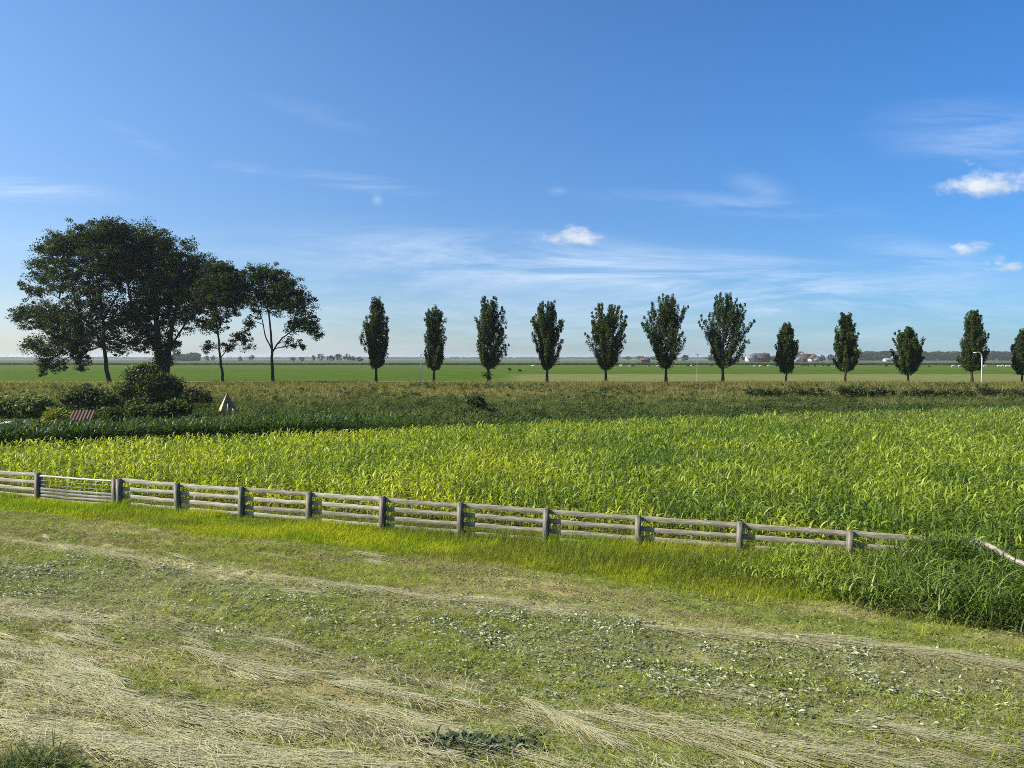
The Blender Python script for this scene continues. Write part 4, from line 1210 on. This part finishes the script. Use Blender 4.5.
# ------------------------------------------------------------------ far farmsteads
M_brick = noise_mat("far_brick", (0.09, 0.05, 0.04), (0.14, 0.085, 0.065), (0.5, 0.5, 0.5), 0.9, 0.1, 0)
M_tile = noise_mat("far_tile", (0.075, 0.045, 0.035), (0.12, 0.07, 0.055), (0.4, 0.4, 0.4), 0.9, 0.1, 0)
M_wht = noise_mat("far_white", (0.30, 0.30, 0.29), (0.42, 0.42, 0.40), (0.3, 0.3, 0.3), 0.8, 0.2, 0)
M_win = noise_mat("far_window", (0.03, 0.035, 0.04), (0.05, 0.06, 0.07), (1, 1, 1), 0.2, 0.5, 0)
M_gtile = noise_mat("grey_roof", (0.14, 0.14, 0.15), (0.22, 0.22, 0.23), (0.4, 0.4, 0.4), 0.8, 0.2, 0)


def house(px0, px1, ytop, Yd, label, wall, roof, name="farmhouse", cat="farmhouse", gable=False, hwall=0.45, depth=9.0, group=None):
    a = at(px0, 362, Yd); b = at(px1, 362, Yd)
    w = b[0] - a[0]; hz = at(px0, ytop, Yd)[2]
    r = thing(name, ((a[0] + b[0]) / 2, Yd, 0), label, cat, group)
    hw = hz * hwall
    m = MB(); m.box((0, 0, hw / 2), (w, depth, hw))
    if gable:   # ridge runs away from the viewer
        for y in (-depth / 2, depth / 2):
            m.add(np.array([(-w / 2, y, hw), (w / 2, y, hw), (0, y, hz - 0.15)]), [(0, 1, 2)])
    else:
        for x in (-w / 2, w / 2):
            m.add(np.array([(x, -depth / 2, hw), (x, depth / 2, hw), (x, 0, hz - 0.15)]), [(0, 1, 2)])
    m.build("wall", wall, r)
    m = MB(); o = 0.4; t = np.array([0, 0, 0.25])
    if gable:
        for sgn in (-1, 1):
            q = np.array([(0, -depth / 2 - o, hz), (0, depth / 2 + o, hz), (sgn * (w / 2 + o), depth / 2 + o, hw - 0.2), (sgn * (w / 2 + o), -depth / 2 - o, hw - 0.2)])
            m.add(np.vstack([q, q + t]), [(0, 1, 2, 3), (4, 7, 6, 5), (0, 3, 7, 4), (1, 5, 6, 2), (2, 6, 7, 3)])
    else:
        for sgn in (-1, 1):
            q = np.array([(-w / 2 - o, 0, hz), (w / 2 + o, 0, hz), (w / 2 + o, sgn * (depth / 2 + o), hw - 0.2), (-w / 2 - o, sgn * (depth / 2 + o), hw - 0.2)])
            m.add(np.vstack([q, q + t]), [(0, 1, 2, 3), (4, 7, 6, 5), (0, 3, 7, 4), (1, 5, 6, 2), (2, 6, 7, 3)])
    rf = m.build("roof", roof, r)
    if cat == "farmhouse":
        m = MB(); m.box((w * 0.2 if not gable else 0, 0.6, hz + 0.5), (0.8, 0.8, 1.8)); m.build("chimney", M_brick, rf)
    n = max(1, int(w / 5))
    for i in range(n):
        x = -w / 2 + (i + 0.5) * w / n
        m = MB(); m.box((x, -depth / 2 - 0.02, hw * 0.5), (min(1.6, w / n * 0.5), 0.08, min(1.5, hw * 0.45))); m.build("window", M_win, r)
    return r


house(640, 649.5, 358.2, 800, "far dark red barn, left of the thin pole lamp on the horizon", M_brick, M_tile, "barn", "barn", hwall=0.6)
house(746, 756, 354.5, 880, "far pale-walled low house, left end of the farmstead behind the tallest tree", M_wht, M_gtile, hwall=0.5)
house(754, 769, 353.5, 900, "far long brown-roofed farmhouse left of the smallest columnar tree", M_brick, M_tile)
house(792, 800, 351.5, 890, "far white gable-fronted house right of the smallest columnar tree", M_wht, M_tile, gable=True, hwall=0.4)
house(800, 810, 354, 910, "far red-roofed farmhouse next to the white gabled house", M_brick, M_tile)
house(809, 818, 354.5, 895, "far small farmhouse with a pale gable, right end of the farmstead", M_wht, M_tile, gable=True, hwall=0.45)
house(884, 893, 358.3, 1000, "far low pale shed, left part of the white farm buildings by the squat tree", M_wht, M_gtile, "farm_shed", "shed", hwall=0.6)
house(892, 903, 356.5, 1010, "far white barn with a pale roof beside the squat tree", M_wht, M_wht, "barn", "barn", hwall=0.55)


def far_tree(px, ytop, Yd, wpx, seed, label, group, dark=1.0):
    yb_ = 358 + F * CAM_H / Yd
    ym = (yb_ + ytop) / 2; ry = (yb_ - ytop) / 2
    s = Yd / F
    return broad("far_tree", label, "tree", (px, yb_), Yd, [([(px, yb_), (px, ym)], 0.3, 0.15)],
                 [(px, ym - ry * 0.15, wpx * 0.5, ry * 0.85, None, 18 / max(1.0, wpx * ry / 8) , 0), (px - wpx * 0.25, ym, wpx * 0.35, ry * 0.7, None, 16 / max(1.0, wpx * ry / 14), 0)],
                 seed, leaf=(0.5, 1.1), zb=0.0, nleaf=26, c0=LEAF0 * dark, c1=LEAF1 * dark)


# patch the clump radius for far trees by building them with bigger clumps
def far_crown(name, label, cat, px, ytop, Yd, wpx, seed, group=None):
    global rng
    keep = rng; rng = np.random.default_rng(3000 + seed)
    s = Yd / F
    b = at(px, 362, Yd); b[2] = 0
    Hh = at(px, ytop, Yd)[2]
    W = wpx * s
    root = thing(name, tuple(b), label, cat, group)
    m = MB(); m.tube([(0, 0, -0.1), (0, 0, Hh * 0.35), (0.2, 0, Hh * 0.6)], [0.4, 0.3, 0.15], 6); m.build("trunk", M_bark, root)
    n = int(26 * max(1, W / 8))
    d = rng.normal(size=(n, 3)); d /= np.linalg.norm(d, axis=1)[:, None]
    c = d * (rng.random((n, 1)) ** 0.4) * np.array([W / 2, W / 2, Hh * 0.42]) + np.array([0, 0, Hh * 0.55])
    m = MB(); clump_leaves(m, c, rng.uniform(0.8, 1.5, n), 26, (0.35, 0.8), LEAF0 * 1.1, LEAF1 * 1.1)
    m.build("crown", M_tree, root)
    rng = keep


GF = "far trees on the horizon"
far = [(293, 357, 1100, 5, "far low round tree under the umbrella-crowned tree's right branches"), (302, 356.5, 1100, 6, "far small tree left of the pointed far tree beside the umbrella-crowned tree"),
       (293.5 + 20, 354.2, 1100, 3.2, "far slim pointed tree right of the umbrella-crowned tree"), (321, 353, 1050, 8, "far round tree standing alone left of the dense far clump"),
       (331, 355, 1000, 9, "left tree of the dense far clump left of the first columnar tree"), (339, 353.5, 1000, 10, "tall middle-left tree of the dense far clump"),
       (347, 353.6, 1000, 8, "tall middle-right tree of the dense far clump"), (353, 356, 1000, 7, "low tree at the right middle of the dense far clump"), (360, 357, 1000, 7, "lowest tree at the right end of the dense far clump"),
       (674, 355, 950, 8, "far tree right of the tall broad tree left of the pole lamp"), (685, 354.5, 950, 9, "far tree just left of the middle thin pole lamp"), (712, 354, 930, 12, "far tree behind the tallest columnar tree's left side"),
       (742, 351.5, 930, 11, "tall far tree left of the brown-roofed farmhouse"), (752, 354.5, 960, 7, "far low tree behind the pale farmhouse"), (763, 354, 960, 12, "far wide tree behind the long brown roof"), (773, 355, 960, 9, "far tree right of the long brown roof, behind the smallest columnar tree"),
       (801, 351, 960, 10, "far tall tree behind the white gabled house"), (812, 353.3, 960, 9, "far tree behind the right end of the farmstead"), (822, 354.5, 960, 8, "far tree right of the farmstead"), (832, 354, 960, 9, "far tree left of the columnar tree with a low branch"),
       (628, 356.2, 1500, 9, "far tree right of the vase-shaped tree, low on the horizon"), (641, 355.7, 1500, 12, "far wide tree above the dark red barn"), (654, 356, 1500, 10, "far tree between the barn and the tall broad tree"),
       (207, 355, 1100, 5, "far tree left of the thin-trunked tree"), (213, 354.5, 1100, 4, "far tree just left of the thin trunk"), (240, 356.5, 1100, 5, "far tree between the thin trunk and the umbrella-crowned tree"), (252, 355, 1100, 6, "far tree left of the forked trunk"), ]
for i, (x, yt, Yd, w, lb) in enumerate(far):
    far_crown("far_tree", lb, "tree", x, yt, Yd, w, i, GF)


def wood(name, label, x0, x1, ytop, Yd, n, seed, var=1.0, size=(0.8, 1.6)):
    global rng
    keep = rng; rng = np.random.default_rng(4000 + seed)
    px = rng.uniform(x0, x1, n)
    Y = Yd * (1 + rng.uniform(-0.01, 0.03, n))
    X = (px - 512) / F * Y
    top = CAM_H + (358 - ytop - var * (1.0 - 1.6 * fbm(px * 0.13, px * 0, 7 + seed))) / F * Yd
    Z = rng.random(n) ** 0.7 * top
    m = MB(); clump_leaves(m, np.stack([X, Y, Z], 1), np.full(n, size[1] * 1.6), 22, size, LEAF0, LEAF1)
    tag(m.build(name, M_tree), label, "wood", kind="stuff")
    rng = keep


wood("far_wood", "dark far wood along the horizon at the right, behind the pasture", 838, 1060, 351.5, 1400, 2600, 1, 2.2)
wood("far_wood", "small dark square far wood on the horizon between the largest tree and the thin-trunked tree", 172, 200, 353.8, 1250, 420, 2, 2.2)
wood("far_treeline", "hazy blue tree line on the horizon all across the picture", -60, 1090, 357.4, 3600, 5200, 3, 1.0, (1.6, 3.0))
# ditch reeds: dark line across the pasture
mb = MB(); N = 30000
X = rng.uniform(-430, 430, N); Y = 532 + rng.uniform(0, 7, N)
c = mixc(np.array([0.035, 0.055, 0.02]), np.array([0.07, 0.09, 0.03]), rng.random(N))
ribbons(mb, np.stack([X, Y, X * 0], 1), rng.uniform(0, 6.28, N), rng.uniform(1.1, 1.5, N), rng.uniform(0.4, 1.2, N), rng.uniform(1.2, 2.4, N), rng.uniform(0.2, 0.45, N), 1, 'grass', c * 0.7)
tag(mb.build("ditch_reeds", M_reed), "dark line of reeds along a ditch across the far pasture", "reeds", kind="stuff")

# ------------------------------------------------------------------ far masts at the left
M_mast = noise_mat("mast", (0.35, 0.36, 0.38), (0.45, 0.46, 0.48), (1, 1, 1), 0.6, 0.3, 0)
for i, (px, yt, lb) in enumerate([(8, 355.2, "faint far wind turbine on the horizon, nearest the picture's left edge"), (22, 353.6, "faint far wind turbine on the horizon, tallest of three at the left"), (35, 355.0, "faint far wind turbine on the horizon, right one of three at the left")]):
    Yd = 3300
    b = at(px, 359, Yd); b[2] = 0
    hz = at(px, yt, Yd)[2]
    r = thing("wind_turbine", tuple(b), lb, "wind turbine", "far wind turbines at the left")
    m = MB(); m.tube([(0, 0, 0), (0, 0, hz * 0.5), (0, 0, hz)], [0.9, 0.7, 0.5], 8); m.build("tower", M_mast, r)
    m = MB(); m.box((0, -1, hz + 0.6), (1.6, 4, 1.6)); m.build("nacelle", M_mast, r)
    a0 = 0.4 + i
    for q in range(3):
        a = a0 + q * 2.094
        e = np.array([math.cos(a), 0, math.sin(a)]) * hz * 0.5
        m = MB(); m.tube([(0, -3.2, hz + 0.6), tuple(np.array([0, -3.2, hz + 0.6]) + e)], [0.6, 0.15], 5); m.build("blade", M_mast, r)

# ------------------------------------------------------------------ haze
HZ = True
if HZ:
    mb = MB(); mb.box((0, 3100, 14.5), (15000, 7000, 31.0))
    m, nt, out = new_mat("haze")
    pv = nt.nodes.new("ShaderNodeVolumePrincipled")
    pv.inputs["Color"].default_value = (0.80, 0.88, 1.0, 1)
    pv.inputs["Density"].default_value = 0.00010
    pv.inputs["Anisotropy"].default_value = 0.2
    nt.links.new(pv.outputs[0], out.inputs["Volume"])
    m.cycles.homogeneous_volume = True
    o = mb.build("haze", m); o["kind"] = "stuff"; o["label"] = "pale blue haze in the air over the flat fields"; o["category"] = "haze"

# ------------------------------------------------------------------ sun and sky
EL = R(37); 
sun_dir = Vector((-math.cos(EL) * math.cos(R(8)), -math.cos(EL) * math.sin(R(8)), math.sin(EL)))
sd = bpy.data.lights.new("sun", 'SUN'); sd.energy = 5.0; sd.angle = R(0.55); sd.color = (1.0, 0.94, 0.83)
so = bpy.data.objects.new("sun", sd); COL.objects.link(so)
so.rotation_euler = sun_dir.to_track_quat('Z', 'Y').to_euler()

w = bpy.data.worlds.new("World"); scene.world = w; w.use_nodes = True
nt = w.node_tree
for n in list(nt.nodes): nt.nodes.remove(n)
out = nt.nodes.new("ShaderNodeOutputWorld"); bg = nt.nodes.new("ShaderNodeBackground")
nt.links.new(bg.outputs[0], out.inputs["Surface"])
sky = nt.nodes.new("ShaderNodeTexSky"); sky.sky_type = 'NISHITA'; sky.sun_disc = False
sky.sun_elevation = EL; sky.sun_rotation = math.atan2(sun_dir.x, sun_dir.y)
sky.air_density = 1.0; sky.dust_density = 0.45; sky.ozone_density = 2.2; sky.altitude = 0
hs = nt.nodes.new("ShaderNodeHueSaturation"); hs.inputs["Saturation"].default_value = 1.06
tn = nt.nodes.new("ShaderNodeMix"); tn.data_type = 'RGBA'; tn.blend_type = 'MULTIPLY'; tn.inputs["Factor"].default_value = 1
lr = nt.nodes.new("ShaderNodeMapRange"); lr.inputs["From Min"].default_value = -0.57; lr.inputs["From Max"].default_value = 0.57
lrm = nt.nodes.new("ShaderNodeMix"); lrm.data_type = 'RGBA'       # the air glows more towards the sun's side
lrm.inputs["A"].default_value = (0.98, 1.12, 1.30, 1); lrm.inputs["B"].default_value = (0.49, 0.83, 1.22, 1)
nt.links.new(lr.outputs[0], lrm.inputs["Factor"]); nt.links.new(lrm.outputs["Result"], tn.inputs["B"])
nt.links.new(sky.outputs[0], tn.inputs["A"]); nt.links.new(tn.outputs["Result"], hs.inputs["Color"])
bg.inputs["Strength"].default_value = 0.072
# thin cirrus: wisps placed by direction
tc = nt.nodes.new("ShaderNodeTexCoord")
sep = nt.nodes.new("ShaderNodeSeparateXYZ"); nt.links.new(tc.outputs["Generated"], sep.inputs[0])
nt.links.new(sep.outputs["X"], lr.inputs["Value"])


def mth(op, a, b=None, c=None, clamp=False):
    n = nt.nodes.new("ShaderNodeMath"); n.operation = op; n.use_clamp = clamp
    for i, q in enumerate((a, b, c)):
        if q is None: continue
        if isinstance(q, (int, float)): n.inputs[i].default_value = q
        else: nt.links.new(q, n.inputs[i])
    return n.outputs[0]


ysafe = mth('MAXIMUM', sep.outputs["Y"], 0.05)
cx = mth('DIVIDE', sep.outputs["X"], ysafe); cz = mth('DIVIDE', sep.outputs["Z"], ysafe)
cmb = nt.nodes.new("ShaderNodeCombineXYZ"); nt.links.new(cx, cmb.inputs[0]); nt.links.new(cz, cmb.inputs[1])


def wisp(px, py, wpx, hpx, rot, amt):
    mp = nt.nodes.new("ShaderNodeMapping"); mp.vector_type = 'TEXTURE'
    mp.inputs["Location"].default_value = ((px - 512) / F, (358 - py) / F, 0)
    mp.inputs["Rotation"].default_value = (0, 0, R(rot))
    mp.inputs["Scale"].default_value = (wpx / F, hpx / F, 1)
    nt.links.new(cmb.outputs[0], mp.inputs["Vector"])
    g = nt.nodes.new("ShaderNodeTexGradient"); g.gradient_type = 'SPHERICAL'
    nt.links.new(mp.outputs[0], g.inputs["Vector"])
    q = mth('SMOOTHSTEP', 0, 0) if False else mth('POWER', g.outputs["Fac"], 1.3)
    return mth('MULTIPLY', q, amt)


tot = None
for a in [(360, 184, 90, 11, -7, 0.9), (245, 170, 50, 8, -8, 0.5), (310, 112, 80, 14, -20, 0.2), (740, 207, 190, 14, -4, 0.5), (560, 255, 330, 30, -5, 0.75), (620, 282, 320, 26, -6, 0.9), (380, 262, 260, 30, -6, 0.45),
          (830, 290, 260, 34, -8, 0.8), (20, 190, 130, 16, -4, 0.9), (990, 138, 150, 46, -3, 0.55), (920, 262, 120, 30, -10, 0.6), (150, 145, 60, 10, -25, 0.3), (760, 190, 50, 18, -20, 0.4), (540, 318, 900, 70, 0, 0.6), (60, 250, 200, 40, -4, 0.35), (378, 199, 8, 10, 0, 0.9), (557, 192, 14, 8, 0, 0.6), (775, 310, 40, 8, -4, 0.5), (895, 320, 20, 6, 0, .5)]:
    q = wisp(*a)
    tot = q if tot is None else mth('ADD', tot, q)
mp = nt.nodes.new("ShaderNodeMapping"); mp.inputs["Rotation"].default_value = (0, 0, R(7)); mp.inputs["Scale"].default_value = (2.6, 20, 1)
nt.links.new(cmb.outputs[0], mp.inputs["Vector"])
nz = nt.nodes.new("ShaderNodeTexNoise"); nz.inputs["Scale"].default_value = 1.0; nz.inputs["Detail"].default_value = 7; nz.inputs["Roughness"].default_value = 0.68
nz.inputs["Distortion"].default_value = 0.6
nt.links.new(mp.outputs[0], nz.inputs["Vector"])
nn = nt.nodes.new("ShaderNodeMapRange"); nn.interpolation_type = 'SMOOTHSTEP'
nn.inputs["From Min"].default_value = 0.36; nn.inputs["From Max"].default_value = 0.70
nt.links.new(nz.outputs["Fac"], nn.inputs["Value"])
cir = mth('MULTIPLY', mth('MULTIPLY', tot, nn.outputs[0]), 0.75, clamp=True)
mxw = nt.nodes.new("ShaderNodeMix"); mxw.data_type = 'RGBA'
lowr = nt.nodes.new("ShaderNodeMapRange"); lowr.interpolation_type = 'SMOOTHSTEP'      # thicker air low down takes light away
lowr.inputs["From Min"].default_value = -0.02; lowr.inputs["From Max"].default_value = 0.40
nt.links.new(sep.outputs["Z"], lowr.inputs["Value"])
ext = nt.nodes.new("ShaderNodeMix"); ext.data_type = 'RGBA'
ext.inputs["A"].default_value = (0.80, 0.745, 0.775, 1); ext.inputs["B"].default_value = (1, 1, 1, 1)
nt.links.new(lowr.outputs[0], ext.inputs["Factor"])
ex2 = nt.nodes.new("ShaderNodeMix"); ex2.data_type = 'RGBA'; ex2.blend_type = 'MULTIPLY'; ex2.inputs["Factor"].default_value = 1
nt.links.new(hs.outputs[0], ex2.inputs["A"]); nt.links.new(ext.outputs["Result"], ex2.inputs["B"])
nt.links.new(cir, mxw.inputs["Factor"]); nt.links.new(ex2.outputs["Result"], mxw.inputs["A"])
mxw.inputs["B"].default_value = (6.2, 7.0, 8.2, 1)


def vmap(loc, scl, rot=0.0, kind='TEXTURE', src=None):
    m_ = nt.nodes.new("ShaderNodeMapping"); m_.vector_type = kind
    m_.inputs["Location"].default_value = loc; m_.inputs["Rotation"].default_value = (0, 0, rot); m_.inputs["Scale"].default_value = scl
    nt.links.new(src or cmb.outputs[0], m_.inputs["Vector"])
    return m_.outputs[0]


def cumulus(base, px, py, wpx, hpx, seed, dens=1.0):
    """a small cumulus at a given direction: billowed edge, flatter greyer base"""
    loc = vmap(((px - 512) / F, (358 - py) / F, 0), (wpx / 2 / F, hpx / 2 / F, 1))
    sp = nt.nodes.new("ShaderNodeSeparateXYZ"); nt.links.new(loc, sp.inputs[0])
    low = mth('MULTIPLY', mth('MINIMUM', sp.outputs["Y"], 0), 1.7)              # flat bottom
    yy = mth('ADD', mth('MAXIMUM', sp.outputs["Y"], 0), low)
    ln = mth('SQRT', mth('ADD', mth('MULTIPLY', sp.outputs["X"], sp.outputs["X"]), mth('MULTIPLY', yy, yy)))
    n1 = nt.nodes.new("ShaderNodeTexNoise"); n1.inputs["Scale"].default_value = 1.0; n1.inputs["Detail"].default_value = 8; n1.inputs["Roughness"].default_value = 0.60
    k = 2.2 / (hpx / F)
    nt.links.new(vmap((seed * 3.7, seed * 1.3, 0), (k * 0.6, k, 1), 0, 'POINT'), n1.inputs["Vector"])
    d_ = mth('SUBTRACT', mth('MULTIPLY', n1.outputs["Fac"], 2.5), mth('ADD', mth('MULTIPLY', ln, 1.0), 0.42))
    a_ = nt.nodes.new("ShaderNodeMapRange"); a_.interpolation_type = 'SMOOTHSTEP'
    a_.inputs["From Min"].default_value = 0.0; a_.inputs["From Max"].default_value = 1.0; a_.inputs["To Max"].default_value = dens
    nt.links.new(d_, a_.inputs["Value"])
    sh = nt.nodes.new("ShaderNodeMapRange"); sh.interpolation_type = 'SMOOTHSTEP'
    sh.inputs["From Min"].default_value = -0.9; sh.inputs["From Max"].default_value = 0.75
    nt.links.new(mth('ADD', mth('SUBTRACT', sp.outputs["Y"], mth('MULTIPLY', sp.outputs["X"], 0.25)), mth('MULTIPLY', mth('SUBTRACT', n1.outputs["Fac"], 0.5), 2.4)), sh.inputs["Value"])
    cc = nt.nodes.new("ShaderNodeMix"); cc.data_type = 'RGBA'
    cc.inputs["A"].default_value = (3.6, 4.3, 5.3, 1); cc.inputs["B"].default_value = (6.7, 6.9, 7.2, 1)
    nt.links.new(sh.outputs[0], cc.inputs["Factor"])
    o_ = nt.nodes.new("ShaderNodeMix"); o_.data_type = 'RGBA'
    nt.links.new(a_.outputs[0], o_.inputs["Factor"]); nt.links.new(base, o_.inputs["A"]); nt.links.new(cc.outputs["Result"], o_.inputs["B"])
    return o_.outputs["Result"]


skc = mxw.outputs["Result"]
skc = cumulus(skc, 573, 238, 84, 38, 3, 0.9)
skc = cumulus(skc, 984, 190, 132, 56, 5, 0.9)
skc = cumulus(skc, 1040, 188, 90, 52, 6, 0.9)
skc = cumulus(skc, 968, 250, 52, 27, 8, 0.8)
skc = cumulus(skc, 1008, 268, 58, 28, 9, 0.7)
nt.links.new(skc, bg.inputs["Color"])

# ------------------------------------------------------------------ render settings
scene.view_settings.view_transform = 'Standard'
scene.view_settings.look = 'None'
scene.view_settings.gamma = 1.0
scene.view_settings.exposure = 0.95
scene.cycles.max_bounces = 8
scene.cycles.diffuse_bounces = 3
scene.cycles.transparent_max_bounces = 8
scene.cycles.volume_bounces = 5
scene.cycles.use_denoising = False
scene.cycles.use_adaptive_sampling = False
scene.cycles.pixel_filter_type = 'BLACKMAN_HARRIS'
scene.cycles.filter_width = 0.9
scene.cycles.sample_clamp_indirect = 6
